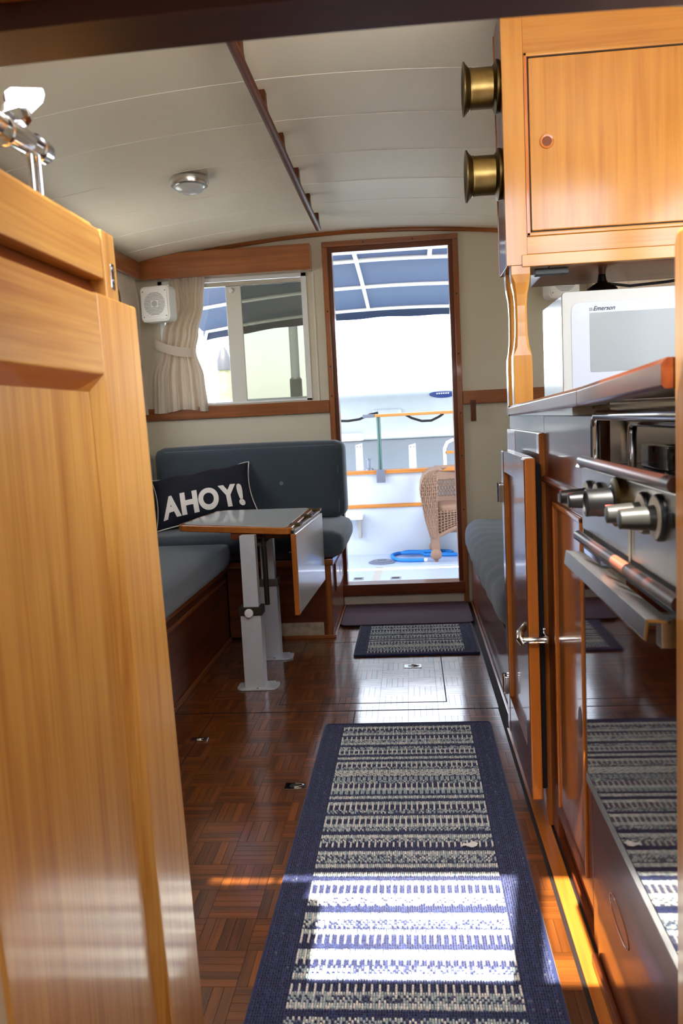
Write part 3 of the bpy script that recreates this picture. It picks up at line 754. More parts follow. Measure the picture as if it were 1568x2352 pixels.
# ---- drop-leaf table on two telescopic posts
tz = .612
tbl = thing('drop_leaf_table', (-.66, 3.3, 0), 'pale laminate drop leaf table with orange wood edging on aluminium posts', 'table')
TC = [(-.945, 3.20), (-.448, 2.975), (-.438, 3.665), (-.885, 3.70)]
def inset(poly, d):
    cx_ = sum(p[0] for p in poly) / 4; cy_ = sum(p[1] for p in poly) / 4
    out = []
    for (x, y) in poly:
        v = Vector((cx_ - x, cy_ - y)); out.append((x + v.x / abs(v.x) * d, y + v.y / abs(v.y) * d))
    return out
def roundq(poly, r, n=5):
    out = []; N = len(poly)
    for i in range(N):
        p = Vector(poly[i]); a = (Vector(poly[i - 1]) - p).normalized(); c_ = (Vector(poly[(i + 1) % N]) - p).normalized()
        for k in range(n):
            t_ = k / (n - 1); q = p + a * r * (1 - t_) ** 2 + c_ * r * t_ ** 2
            out.append((q.x, q.y))
    return out
MB().prism(roundq(TC, .05), 'z', tz - .026, tz).build('edging', 'edge_x', tbl, .005, 3)
MB().prism(roundq(inset(TC, .022), .035), 'z', tz - .001, tz + .0012).build('tabletop', 'laminate', tbl, .0004)
bx('apron', 'mahog_x', tbl, -.70, -.47, 3.09, 3.11, tz - .052, tz - .0265, .003)
bx('apron', 'mahog_x', tbl, -.86, -.50, 3.42, 3.445, tz - .060, tz - .0265, .003)
# hanging leaf
L0, L1 = Vector((-.452, 2.975, 0)), Vector((-.424, 3.635, 0)); ldv = (L1 - L0).normalized(); lnv = Vector((ldv.y, -ldv.x, 0))
def leafbox(s0, s1, n0, n1, z0, z1):
    P = lambda s_, n_, z: L0 + ldv * s_ + lnv * n_ + Vector((0, 0, z))
    return MB().add([P(s_, n_, z) for z in (z0, z1) for n_ in (n0, n1) for s_ in (s0, s1)], [(0, 2, 3, 1), (4, 5, 7, 6), (0, 1, 5, 4), (2, 6, 7, 3), (0, 4, 6, 2), (1, 3, 7, 5)])
LL = (L1 - L0).length
lf = leafbox(0, LL, 0, .020, .285, .590).build('drop_leaf', 'edge_z', tbl, .004, 3)
leafbox(.006, LL - .014, .0195, .0212, .292, .588).build('leaf_face', 'laminate', lf, .0004)
leafbox(.01, LL - .01, .002, .012, .590, .600).build('hinge_gap', 'black', tbl, 0)
hg = leafbox(.004, LL - .004, .004, .017, .599, .606).build('hinge_strip', 'steel', tbl, .001)
for s_ in (.10, .36, .60): leafbox(s_, s_ + .05, -.022, .020, .6035, .614).build('hinge_plate', 'brass_dark', hg, .001)
def post(y, ztop, zcol, knob):
    pb = MB().prism(rrect(-.692, -.535, y - .055, y + .045, .028), 'z', 0, .007).build('base_plate', 'alu', tbl, .002)
    for (sx, sy) in ((-.68, .03), (-.548, .03), (-.61, -.046)): MB().cyl((sx, y + sy, .007), (sx, y + sy, .009), .004, n=10).build('screw', 'steel_dark', pb)
    lo_ = bx('outer_tube', 'alu', tbl, -.662, -.585, y - .030, y + .030, .007, zcol, .002)
    bx('inner_tube', 'alu', tbl, -.650, -.592, y - .021, y + .021, zcol - .05, ztop, .002)
    co = bx('collar', 'bronze' if knob else 'steel_dark', lo_, -.668, -.579, y - .034, y + .034, zcol - .002, zcol + .030, .002)
    if knob:
        MB().lathe([(.004, 0), (.006, .01), (.016, .011), (.017, .018), (.014, .023), (.002, .025)], (-.625, y - .034, zcol + .012), (0, -1, 0), 22).build('clamp_knob', 'white', co)
post(3.03, tz - .027, .285, True); post(3.42, tz - .027, .315, False)
st = MB().tube([(-.575, 3.09, tz - .035), (-.575, 3.10, .46), (-.577, 3.11, .30)], [.009, .010, .010], 10).build('strut', 'bronze', tbl)
MB().cyl((-.575, 3.075, tz - .070), (-.575, 3.105, tz - .070), .010, n=14).build('strut_pivot', 'bronze', st)
bx('top_bracket', 'bronze', tbl, -.64, -.575, 3.05, 3.40, tz - .075, tz - .061, .002)

# ================================================================== RIGHT SETTEE
rs = thing('settee_base', (.6, 3.4, 0), 'mahogany settee base along the right side beyond the galley', 'bench')
bx('front_panel', 'mahog_y', rs, .292, .312, 2.585, B - .001, 0, .262, .002)
bx('top_board', 'mahog_y', rs, .284, XR - .001, 2.585, B - .001, .2625, .285, .004)
bx('base_moulding', 'teak_y', rs, .281, .2915, 2.585, B - .016, 0, .016, .003)
bx('end_panel', 'mahog_z', rs, .313, XR - .001, 2.585, 2.600, 0, .262, .001)
scu = soft(.262, XR - .001, 2.60, B - .003, .290, .448, .06, (.012, 0, .010), 30, wob=.0038, seed=4).build('seat_cushion', 'denim_light', None, smooth=60, label='wrinkled slate blue seat cushion on the right settee', cat='cushion', group='slate blue cushions')
MB().tube([(.268 + .004, 2.66 + i * .054, .410 + .004 * math.sin(i)) for i in range(30)], .002, 6).build('seam', 'seam', scu)

# ================================================================== GALLEY
GX = .30
# worktop with its raised edge, the near length lifting over the stove
ct = thing('countertop', (.55, 1.9, .985), 'galley worktop with a thick mahogany front edge under the microwave', 'countertop')
MB().prism([(.272, 1.425), (.272, 2.235), (.305, 2.575), (XR - .001, 2.575), (XR - .001, 1.425)], 'z', .986, 1.008).build('slab', 'laminate', ct, .001)
def edge(y0, y1, z0a, z1a, z0b, z1b, nm):
    A = [(.262, y0, z0a + .004), (.266, y0, z0a), (.29, y0, z0a), (.29, y0, z1a), (.268, y0, z1a), (.262, y0, z1a - .006)]
    Bq = [(p[0], y1, (z0b if abs(p[2] - z0a) < .007 else z1b) + (p[2] - (z0a if abs(p[2] - z0a) < .007 else z1a))) for p in A]
    MB().loft(A, Bq).build(nm, 'mahog_y', ct, .001)
edge(1.338, 2.24, 1.001, 1.031, .985, 1.012, 'front_edge')
edge(.895, 1.336, 1.014, 1.047, 1.001, 1.031, 'front_edge')
MB().loft([(.262, 2.24, .985), (.262, 2.24, 1.012), (.285, 2.24, 1.012), (.285, 2.24, .985)], [(.296, 2.575, .985), (.296, 2.575, 1.010), (.318, 2.575, 1.010), (.318, 2.575, .985)]).build('end_edge', 'mahog_y', ct, .001)
MB().loft([(.29, .895, 1.024), (.29, .895, 1.040), (XR - .001, .895, 1.040), (XR - .001, .895, 1.024)], [(.29, 1.422, 1.008), (.29, 1.422, 1.022), (XR - .001, 1.422, 1.022), (XR - .001, 1.422, 1.008)]).build('stove_lid', 'mahog_y', ct, .001)
# cabinet between stove and fridge
gc = thing('galley_cabinet', (.6, 1.68, 0), 'narrow mahogany galley cabinet between the stove and the fridge', 'cabinet')
bx('body', 'mahog_z', gc, .318, XR - .001, 1.425, 1.925, .012, .984, 0)
bx('frieze', 'mahog_y', gc, .304, .3175, 1.425, 1.9275, .846, .9845, .002)
bx('stile', 'mahog_z', gc, .304, .3175, 1.425, 1.475, .012, .845, .002)
bx('stile', 'mahog_z', gc, .304, .3175, 1.845, 1.925, .012, .845, .002)
dd = bx('door', 'mahog_z', gc, .304, .3175, 1.475, 1.845, .070, .835, .002)
bx('door_panel', 'teak_z', dd, .3025, .3045, 1.520, 1.800, .12, .79, .0008)
for (y_a, y_b) in ((1.512, 1.522), (1.798, 1.808)):
    bx('panel_bead', 'edge_z', dd, .298, .3042, y_a, y_b, .11, .80, .002)
bx('panel_bead', 'edge_y', dd, .298, .3042, 1.512, 1.808, .79, .80, .002)
MB().tube([(.300, 1.43, .842), (.300, 1.90, .842)], .009, 10).build('cross_bead', 'mahog_y', gc)
bx('label_tape', 'stone', gc, .3028, .3039, 1.61, 1.76, .805, .822, 0)
MB().prism([(1.56 + .018 * math.cos(a_ * .4), .40 + .03 * math.sin(a_ * .4)) for a_ in range(16)], 'x', .3016, .3026).build('finger_hole', 'brown_tube', dd)
bx('toe_board', 'mahog_y', gc, .306, .3175, 1.425, 1.925, .0, .012, 0)
# fridge
fr = thing('fridge', (.6, 2.25, 0), 'mahogany faced galley fridge with a chrome latch and black door gasket', 'fridge')
bx('body', 'mahog_z', fr, .319, XR - .001, 1.93, 2.575, .0, .845, 0)
for (y_a, y_b) in ((1.930, 1.975), (2.36, 2.55)): bx('surround_stile', 'edge_z', fr, .292, .3185, y_a, y_b, .0, .945, .003)
bx('surround_rail', 'mahog_y', fr, .2925, .3183, 1.975, 2.36, .86, .945, .003)
bx('surround_rail', 'mahog_y', fr, .2925, .3183, 1.975, 2.36, .0, .085, .003)
bx('frieze', 'mahog_y', fr, .304, .3187, 1.9285, 2.575, .9455, .9845, .001)
bx('gasket', 'rubber', fr, .276, .2915, 1.905, 2.325, .105, .878, .004)
fd = bx('door', 'mahog_z', fr, .262, .2745, 1.93, 2.285, .200, .835, 0)
q = bx('door_stile', 'edge_z', fd, .250, .2755, 1.872, 1.93, .092, .892, .004)  # forward edges coloured orange for the light on them, stile faces kept dark
bx('door_stile', 'edge_z', fd, .250, .2755, 2.285, 2.340, .092, .892, .003)
bx('door_rail', 'mahog_y', fd, .2502, .2755, 1.93, 2.285, .835, .892, .0)
bx('door_rail', 'mahog_y', fd, .2502, .2755, 1.93, 2.285, .092, .200, .0)
bx('stile_face', 'mahog_z', fd, .2490, .2502, 1.875, 1.927, .096, .888, .0005)
bx('stile_face', 'mahog_z', fd, .2490, .2502, 2.288, 2.337, .096, .888, .0005)
zl = at(1235, 1470, x=.27).z
lt = MB().prism(rrect(1.893, 1.929, zl - .020, zl + .020, .006), 'x', .2865, .2925).build('latch_plate', 'chrome', fr, .001, label='chrome latch plate')
MB().tube([(.288, 1.862, zl), (.252, 1.862, zl), (.238, 1.864, zl)], [.0085, .0085, .0075], 14).build('latch_bar', 'chrome', lt)
MB().tube([(.291, 1.895, zl), (.290, 1.862, zl)], [.008, .009], 12).build('latch_arm', 'chrome', lt)
MB().tube([(.238, 1.864, zl - .010), (.232, 1.870, zl + .002), (.234, 1.884, zl + .014), (.246, 1.905, zl + .020), (.250, 1.912, zl + .026)], [.007, .010, .009, .007, .006], 12).build('latch_handle', 'chrome', lt)
for k in range(3): MB().cyl((.284 - k * .011, 1.8545, zl), (.284 - k * .011, 1.852, zl), .0022, n=8).build('screw', 'steel_dark', lt)
for z_ in (at(1148, 1130, x=.246).z, at(1167, 1585, x=.246).z):
    hgq = MB().prism(rrect(2.325, 2.350, z_ - .026, z_ + .026, .004), 'x', .240, .2495).build('hinge', 'chrome', fr, .001)
    MB().cyl((.243, 2.352, z_ - .028), (.243, 2.352, z_ + .028), .006, n=12).build('hinge_pin', 'chrome', hgq)
bx('switch_tab', 'steel', fr, .2915, .2955, 1.945, 1.96, .81, .818, 0)

# stove
sv = thing('galley_stove', (.6, 1.16, 0), 'stainless galley stove with dark oven glass and black control knobs', 'stove')
SX = .285; Y0, Y1 = .895, 1.415
bx('body', 'steel_dark', sv, .300, XR - .03, Y0, Y1, .345, .892, .002)
bx('control_panel', 'steel', sv, SX - .002, .2995, Y0, Y1, .795, .902, .004)
bx('panel_return', 'steel', sv, SX, .345, Y1 - .001, Y1 + .003, .36, .902, 0)
bx('cooktop', 'black_gloss', sv, .302, XR - .03, Y0, Y1 - .01, .8925, .902, .002)
for (a, c_) in ((.95, 1.10), (1.20, 1.34)):
    g_ = MB()
    g_.box(.36, .372, a, c_, .9025, .938); g_.box(.58, .592, a, c_, .9025, .938); g_.box(.36, .592, (a + c_) / 2 - .006, (a + c_) / 2 + .006, .925, .938)
    g_.prism([(.372, .925), (.372, .938), (.45, .938), (.44, .930)], 'y', a, a + .010)
    g_.build('pot_grate', 'black_gloss', sv, .003)
    MB().lathe([(.04, 0), (.045, .012), (.03, .018), (.002, .02)], (.476, (a + c_) / 2, .9022), (0, 0, 1), 24).build('burner', 'black', sv)
bx('back_panel', 'steel', sv, .64, .66, Y0, Y1, .9025, 1.004, .002)
bx('side_panel', 'steel', sv, .33, XR - .06, Y1 - .006, Y1 - .001, .9025, 1.004, 0)
def railframe(x, y0, y1, z0, z1, r, nm):
    pts = [(x, y1, z0), (x, y1, z1 - .02), (x, y1 - .006, z1 - .006), (x, y1 - .02, z1), (x, y0, z1)]
    MB().tube(pts, r, 12).build(nm, 'chrome', sv)
railframe(.305, Y0, Y1 - .012, .90, .985, .0085, 'guard_frame')
railframe(.36, Y0, Y1 - .025, .90, .972, .0075, 'guard_frame')
bx('hood_strip', 'brass', sv, .303, .31, Y0, Y1, .996, 1.001, 0)
bx('hood_back', 'black', sv, .45, .46, Y0, Y1 - .006, .985, 1.005, 0)
MB().tube([(.272, .883, .914), (.272, 1.352, .914), (.272, 1.362, .914)], [.0088, .0088, .007], 16).build('fiddle_rail', 'brown_tube', sv)
MB().prism([(.268, .902), (.30, .902), (.30, .914), (.276, .914)], 'y', 1.362, 1.39).build('rail_bracket', 'steel', sv, .002)
MB().tube([(.2755, .883, .787), (.2755, 1.41, .785)], .0085, 16).build('towel_rail', 'brown_tube', sv)
MB().tube([(.2755, 1.085, .7863), (.2755, 1.155, .786)], .0089, 16).build('rail_sleeve', 'copper', sv)
od = bx('oven_door', 'black', sv, .283, .2995, Y0, Y1 - .005, .352, .770, .003)
bx('oven_glass', 'oven_glass', od, .2815, .2832, Y0 + .004, Y1 - .02, .372, .766, .0005)
bx('door_foot', 'steel', od, .2810, .2832, Y0 + .004, Y1 - .008, .352, .3705, .0005)
hz = .782
MB().loft([(.268, .885, hz - .012), (.219, .800, hz + .012), (.216, .800, hz - .008), (.219, .800, hz - .010), (.222, .802, hz + .008), (.268, .885, hz - .016)],
          [(.268, 1.330, hz - .012), (.219, 1.215, hz + .012), (.216, 1.215, hz - .008), (.219, 1.215, hz - .010), (.222, 1.216, hz + .008), (.268, 1.330, hz - .016)]).build('oven_handle', 'steel', sv, .0008)
for y_ in (.9, 1.2): bx('handle_bracket', 'steel', sv, .262, .284, y_, y_ + .02, .735, .768, .001)
def knob(px, py, R_, L_, big, body, ang=0.3):
    q = at(px, py, x=SX - .002)
    k_ = MB().lathe([(R_, 0), (R_, .003), (R_ * .93, .006), (R_ * .6, .007)], q, (-1, 0, 0), 28).build('knob', 'black', sv)
    MB().lathe([(R_ * .90, .0058), (R_ * .90, .0072), (R_ * .55, .0074)], q, (-1, 0, 0), 28).build('dial_ring', 'bezel', k_)
    w = R_ * .56
    MB().lathe([(w * .98, .007), (w * .92, .012), (w * .86, .024), (w * .82, L_ * .7), (w * .74, L_), (w * .6, L_ + .001)], q, (-1, 0, 0), 22).build('knob_cap', body, k_)
    d_ = Vector((0, math.sin(ang), math.cos(ang)))
    MB().tube([q + Vector((-L_ * .3, 0, 0)) + d_ * w * .80, q + Vector((-L_ - .001, 0, 0)) + d_ * w * .72], .0010, 6).build('pointer_mark', 'red', k_)
for (px, py, R_, L_, bd) in ((1354, 1139, .0255, .046, 'black'), (1377, 1147, .0265, .046, 'black'), (1481, 1178, .0265, .046, 'knob_grey'), (1516, 1189, .0280, .046, 'knob_grey')):
    knob(px, py, R_, L_, False, bd)
q = at(1428, 1152, x=SX - .002)
tk = MB().lathe([(.034, 0), (.034, .010), (.030, .013), (.024, .014)], q, (-1, 0, 0), 32).build('thermostat_knob', 'brass_dark', sv)
MB().lathe([(.0255, .0128), (.020, .016), (.0185, .040), (.019, .048), (.017, .049), (.016, .0465), (.002, .0465)], q, (-1, 0, 0), 26).build('knob_cap', 'black', tk)
MB().tube([at(1432, 1205, x=SX - .0035), at(1446, 1214, x=SX - .0035), at(1446, 1290, x=SX - .0035)], .0016, 6).build('thermometer_wire', 'bezel', sv)
MB().prism(rrect(*sorted((at(1540, 1180, x=SX).y, at(1552, 1180, x=SX).y)), at(1545, 1212, x=SX).z, at(1545, 1176, x=SX).z, .004), 'x', SX - .0035, SX - .0015).build('switch', 'black', sv, .0005)

# galley front below the stove
gb = thing('stove_plinth', (.6, 1.15, 0), 'varnished mahogany plinth below the oven with an oval scratch', 'plinth')
bx('board', 'mahog_y', gb, .300, .318, .72, 1.424, .0, .330, .003)
MB().loft([(.2985, .72, .345), (.288, .72, .345), (.300, .72, .325)], [(.2985, 1.424, .345), (.288, 1.424, .345), (.300, 1.424, .325)]).build('ledge_moulding', 'edge_y', gb, .001)
bx('back_board', 'mahog_y', gb, .319, XR - .002, .72, 1.424, .0, .344, 0)
bx('toe_moulding', 'mahog_y', gb, .288, .2995, .72, 1.424, .0015, .022, .004)
ov = [(1.265 + .060 * math.cos(k * .2618), .185 + .020 * math.sin(k * .2618) + .0 * k) for k in range(24)]
MB().tube([(.2995, y_, z_ + (y_ - 1.265) * .1) for (y_, z_) in ov], .0009, 5, closed=True).build('oval_scratch', 'edge_y', gb)

# overhead cabinet standing on two shaped balusters
CX, CY = .261, 2.18
oc = thing('overhead_cabinet', (.6, 2.3, 1.012), 'honey coloured overhead cabinet on shaped balusters above the microwave', 'cabinet')
ztop = zc(.6) - .02
bx('body', 'cabinet_z', oc, .375, XR - .001, CY + .012, 2.56, 1.366, zc(XR, 2.2) - .006, 0)
m = MB().prism([(CX, 1.362), (.372, 1.362), (.372, zc(.372, 2.345) - .005), (CX, zc(CX, 2.345) - .005)], 'y', CY + .0125, 2.345); m.build('side_panel', 'mahog_z', oc, .002)
bx('side_edge', 'edge_z', oc, CX - .002, CX + .006, 2.346, 2.352, 1.362, zc(CX, 2.345) - .005, .001)
bx('bottom_board', 'mahog_x', oc, .3745, XR - .0012, CY + .0122, 2.562, 1.3605, 1.3659, 0)  # dark board added so the cabinet underside looks shaded
def fbox(nm, mt, x0, x1, z0, z1, y0=CY, y1=CY + .012, bev=.002): return bx(nm, mt, oc, x0, x1, y0, y1, z0, z1, bev)
fbox('stile', 'cabinet_z', CX - .002, .312, 1.362, zc(CX, 2.345) - .005, CY - .004)
m = MB(); m.prism([(.3122, 1.870), (XR - .002, 1.870)] + [(.3122 + (XR - .3142) * k / 8, zc(.3122 + (XR - .3142) * k / 8, CY + .012) - .003) for k in range(8, -1, -1)], 'y', CY, CY + .012); m.build('top_rail', 'cabinet_x', oc, .001)
fbox('bottom_rail', 'cabinet_x', .3122, XR - .002, 1.388, 1.432)
fbox('bottom_lip', 'cabinet_x', .298, XR - .002, 1.357, 1.387, CY - .008)
for (nm, a) in (('door_bead', (.3122, .3215, 1.432, 1.870)), ('door_bead', (.3122, XR - .002, 1.861, 1.870)), ('door_bead', (.3122, XR - .002, 1.432, 1.4415))):
    fbox(nm, 'edge_z' if a[1] < .4 else 'cabinet_x', *a, CY - .003)
cd = fbox('door', 'cabinet_z', .3245, .80, 1.4445, 1.858, CY - .001, CY + .010, .004)
fp = at(1255, 325, y=CY)
MB().lathe([(.0115, 0), (.0118, .002), (.0165, .0028), (.0178, .0), (.0178, -.001)], (fp.x, CY - .001, fp.z), (0, -1, 0), 28).build('finger_ring', 'edge_z', cd)
MB().cyl((fp.x, CY - .0008, fp.z), (fp.x, CY - .0016, fp.z), .0114, n=24).build('finger_hole', 'mahog_z', cd)
fbox('door_gap', 'sub', .3216, .3244, 1.4416, 1.8609, CY + .002, CY + .008, 0)
fbox('door_gap', 'sub', .3216, .80, 1.8582, 1.8609, CY + .002, CY + .008, 0)
fbox('door_gap', 'sub', .3216, .80, 1.4416, 1.4443, CY + .002, CY + .008, 0)
fbox('stile', 'cabinet_z', .803, .86, 1.4416, 1.8609)
def baluster(y, x0, x1, zb):
    xm = (x0 + x1) / 2; W_ = (x1 - x0) / 2; pts = []
    prof = [(0, 1), (.30, 1), (.36, .98), (.42, .80), (.50, .66), (.60, .62), (.72, .62), (.80, .70), (.88, .92), (.94, 1), (1, 1)]
    z0, z1 = zb, 1.3615; m = MB(); prev = None
    for (t_, k) in prof:
        z = z0 + (z1 - z0) * t_; w = W_ * k; d = .020 * k
        c8 = .35 if k < .97 else .06
        ring = [(xm - w, y - d * (1 - c8), z), (xm - w * (1 - c8), y - d, z), (xm + w * (1 - c8), y - d, z), (xm + w, y - d * (1 - c8), z),
                (xm + w, y + d * (1 - c8), z), (xm + w * (1 - c8), y + d, z), (xm - w * (1 - c8), y + d, z), (xm - w, y + d * (1 - c8), z)]
        if prev is not None:
            k0 = len(m.v); m.add(prev + ring, [(j, (j + 1) % 8, 8 + (j + 1) % 8, 8 + j) for j in range(8)])
        prev = ring
    m.build('baluster', 'cabinet_z', oc, smooth=25)
baluster(CY + .016, .270, .318, 1.0125); baluster(2.312, .270, .312, 1.006)
bl = bx('under_cabinet_bar', 'black', None, .335, .42, CY + .03, CY + .06, 1.340, 1.357, .003, label='black bar under the front edge of the overhead cabinet', cat='bar')
# brass cylinders on the cabinet side
for i, (cz_, lab) in enumerate(((at(1110, 203, y=2.25).z, 'aged brass flanged cylinder on the cabinet side, upper of the pair'), (at(1120, 403, y=2.25).z, 'aged brass flanged cylinder on the cabinet side, lower of the pair'))):
    bp_ = thing('brass_cylinder', (CX - .05, 2.25, cz_ - .06), lab, 'cylinder', 'brass cylinders on the cabinet side')
    o3 = (CX, 2.25, cz_)
    MB().lathe([(.062, 0), (.064, .004), (.064, .010), (.055, .014), (.049, .018)], o3, (-1, 0, 0), 40).build('wall_flange', 'brass_dark', bp_)
    MB().lathe([(.049, .014), (.049, .070), (.050, .0702), (.0505, .074), (.049, .076)], o3, (-1, 0, 0), 40).build('barrel', 'brass', bp_)
    MB().lathe([(.048, .074), (.053, .080), (.060, .086), (.064, .088), (.064, .0915), (.056, .092), (.050, .089), (.044, .087), (.002, .0865)], o3, (-1, 0, 0), 40).build('front_flange', 'brass_dark', bp_)

# microwave
MX0, MX1, MY, MZ0, MZ1 = .405, .885, 2.235, 1.0085, 1.297
mw = thing('microwave', ((MX0 + MX1) / 2, 2.4, MZ0), 'white countertop microwave oven with a grey mesh window', 'microwave')
bx('case', 'micro_case', mw, MX0 + .004, MX1, MY + .012, 2.57, MZ0 + .008, MZ1 - .003, .004)
for (fx, fy) in ((.43, 2.27), (.86, 2.27), (.43, 2.54), (.86, 2.54)): MB().cyl((fx, fy, MZ0), (fx, fy, MZ0 + .009), .010, n=12).build('foot', 'black', mw)
mdr = MB().prism(rrect(MX0, .745, MZ0 + .008, MZ1, .010), 'y', MY - .002, MY + .0115).build('door', 'mw_plastic', mw, .003)
bx('control_panel', 'mw_plastic', mw, .747, MX1, MY - .002, MY + .0115, MZ0 + .008, MZ1, .003)
MB().prism(rrect(.428, .740, 1.036, 1.268, .020), 'y', MY - .0032, MY - .0015).build('door_glass', 'mw_glass', mdr, .0006)
MB().prism(rrect(.475, .728, 1.088, 1.240, .004), 'y', MY - .0040, MY - .003).build('mesh_window', 'mesh_window', mdr, 0)
lg = text_mb('Emerson', .0155, shear=.35, offset=.00015, extrude=.0002)
lg.xf(lambda p: Vector((.483 + p.x, MY - .0036, 1.2455 + p.y))).build('brand_lettering', 'ink', mdr, smooth=0)
m = MB(); m.box(.4745, .4815, MY - .0037, MY - .0032, 1.2455, 1.2465); m.box(.4745, .4815, MY - .0037, MY - .0032, 1.2515, 1.2525); m.box(.4745, .4755, MY - .0037, MY - .0032, 1.2455, 1.2525); m.box(.4805, .4815, MY - .0037, MY - .0032, 1.2455, 1.2525); m.box(.4765, .4795, MY - .0037, MY - .0032, 1.2485, 1.2495)
m.build('brand_mark', 'ink', mdr, smooth=0)
ul = thing('cabinet_lamp', (.55, 2.45, 1.30), 'small black lamp with a brass rim hanging under the overhead cabinet', 'lamp')
MB().lathe([(.010, .055), (.013, .035), (.040, .018), (.046, .006), (.043, .003)], (.545, 2.40, 1.305), (0, 0, 1), 24).build('shade', 'black_gloss', ul)
MB().lathe([(.040, .002), (.047, .003), (.047, .007), (.040, .008)], (.545, 2.40, 1.303), (0, 0, 1), 24).build('rim', 'brass', ul)
MB().tube([(.545, 2.40, 1.3595), (.56, 2.40, 1.335), (.62, 2.40, 1.325), (.72, 2.40, 1.330), (.86, 2.40, 1.345)], .004, 8).build('cable', 'rubber', ul)

# ================================================================== RUGS
def rug(name, lab, x0, x1, y0, y1, border, endb, z0=.0, seed=1, period=3, dy=.0068):
    rnd = random.Random(seed); pitch = .00475
    nc = int((x1 - x0) / pitch); nr = int((y1 - y0) / dy); nb = int(border / pitch); ne = int(endb / dy)
    t = thing(name, ((x0 + x1) / 2, (y0 + y1) / 2, z0), lab, 'rug', 'navy woven rugs')
    MB().prism(rrect(x0, x1, y0, y1, .006), 'z', z0, z0 + .006).build('backing', 'rug_navy', t)
    code = 'S2T2N1M3S2N2T3S1M3S2N3M3S1T3S1N3S2N3S2T3M2N1S2Z4N1G3M3T4S2G3N2S2N3S2T4M3N2S2T4S2M3N3S2M3T3N3S2M5N1S2N3S2N3S2T5S2Z4N4S3M4N1S2T4N3S2'
    seq = [c for k in range(0, len(code), 2) for c in code[k] * int(code[k + 1])]
    m = MB()
    for r_ in range(nr):
        inner_r = ne <= r_ < nr - ne
        ch_ = seq[(nr - 1 - r_ - ne) % len(seq)] if inner_r else 'B'
        par = (nr - 1 - r_ - ne) % 2
        for c_ in range(nc):
            if not inner_r or c_ < nb or c_ >= nc - nb:
                # dark border with lengthwise lighter threads
                q = 1 if ((c_ * 7) % 5 in (0, 3) and rnd.random() < .5) or rnd.random() < .06 else 0
                if q and rnd.random() < .04: q = 2
                h = .0095
            else:
                k = (c_ - nb) % period
                if ch_ == 'S': q = 4 if k == 0 or rnd.random() < .25 else 3
                elif ch_ == 'T': q = (4 if k == 0 else (0 if rnd.random() < .85 else 1))
                elif ch_ == 'G': q = (3 if k != 1 else 1)
                elif ch_ == 'M': q = rnd.choice((3, 4, 3, 2)) if (c_ + par) % 2 else rnd.choice((0, 1, 0, 3))
                elif ch_ == 'Z': q = 4 if (c_ + (0 if par else 2)) % 4 in (0, 1) else rnd.choice((0, 3))
                else: q = rnd.choice((0, 0, 1))
                h = .0105 if q >= 3 else .0092
            xa = x0 + c_ * pitch + .0002 + rnd.uniform(-.0004, .0004); xb = xa + pitch - .0004
            ya = y0 + r_ * dy + .0002 + rnd.uniform(-.0005, .0005); yb_ = ya + dy - .0003; h += rnd.uniform(-.0008, .0008)
            ix, iy = pitch * .15, dy * .12
            zb0, zt0 = z0 + .0045, z0 + h
            k0 = len(m.v)
            m.v += [(xa, ya, zb0), (xb, ya, zb0), (xb, yb_, zb0), (xa, yb_, zb0), (xa + ix, ya + iy, zt0), (xb - ix, ya + iy, zt0), (xb - ix, yb_ - iy, zt0), (xa + ix, yb_ - iy, zt0)]
            m.f += [(k0 + 4, k0 + 5, k0 + 6, k0 + 7), (k0, k0 + 1, k0 + 5, k0 + 4), (k0 + 1, k0 + 2, k0 + 6, k0 + 5), (k0 + 2, k0 + 3, k0 + 7, k0 + 6), (k0 + 3, k0, k0 + 4, k0 + 7)]
            m.m += [q] * 5
    m.build('pile', ['rug_navy', 'rug_navy2', 'rug_slate', 'rug_sage', 'rug_cream'], t, smooth=0, kind='stuff')
    e_ = [(x0, y0), (x1, y0), (x1, y1), (x0, y1)]
    MB().tube([(p[0], p[1], z0 + .005) for p in roundq(e_, .012)], .005, 8, closed=True).build('binding', 'rug_navy', t)
    return t
rug('runner_rug', 'long navy runner rug with cream and sage woven stripes', -.312, .217, 1.03, 2.60, .062, .028)
rug('scatter_rug', 'small navy striped rug in front of the doorway mat', -.272, .250, 3.385, 3.885, .055, .028, seed=2)
dm = MB().prism(rrect(-.372, .266, 3.872, 4.305, .035), 'z', .0106, .0148).build('door_mat', 'mat_brown', None, .003, label='plum brown rubber edged mat below the cockpit doorway', cat='mat')
dmr = MB(); dmr.prism(rrect(-.374, .268, 3.889, 4.307, .036), 'z', 0, .0105); dmr.build('rubber_base', 'rubber', dm, .002)
def pull(x, y, lab, s=1.0):
    t = thing('hatch_pull', (x, y, 0), lab, 'latch', 'flush hatch pulls')
    MB().prism(rrect(x - .034 * s, x + .034 * s, y - .020 * s, y + .020 * s, .004), 'z', 0.0005, .003).build('plate', 'chrome', t, .0006)
    MB().prism(rrect(x - .020 * s, x + .026 * s, y - .011 * s, y + .011 * s, .008), 'z', .003, .0034).build('recess', 'black', t)
    MB().tube([(x + .024 * s * math.cos(a_ / 8 * 3.1416 - 1.57) - .006, y + .010 * s * math.sin(a_ / 8 * 3.1416 - 1.57), .0045) for a_ in range(9)], .0018, 8).build('ring', 'chrome', t)
p = at(682, 1807, z=0); pull(p.x, p.y, 'chrome flush pull in the sole beside the runner rug')
p = at(948, 1531, z=0); pull(p.x, p.y, 'chrome flush pull in the hatch before the small rug')
p = at(458, 1699, z=0); pull(p.x, p.y, 'dark flush pull in the sole beside the left bench', .8)
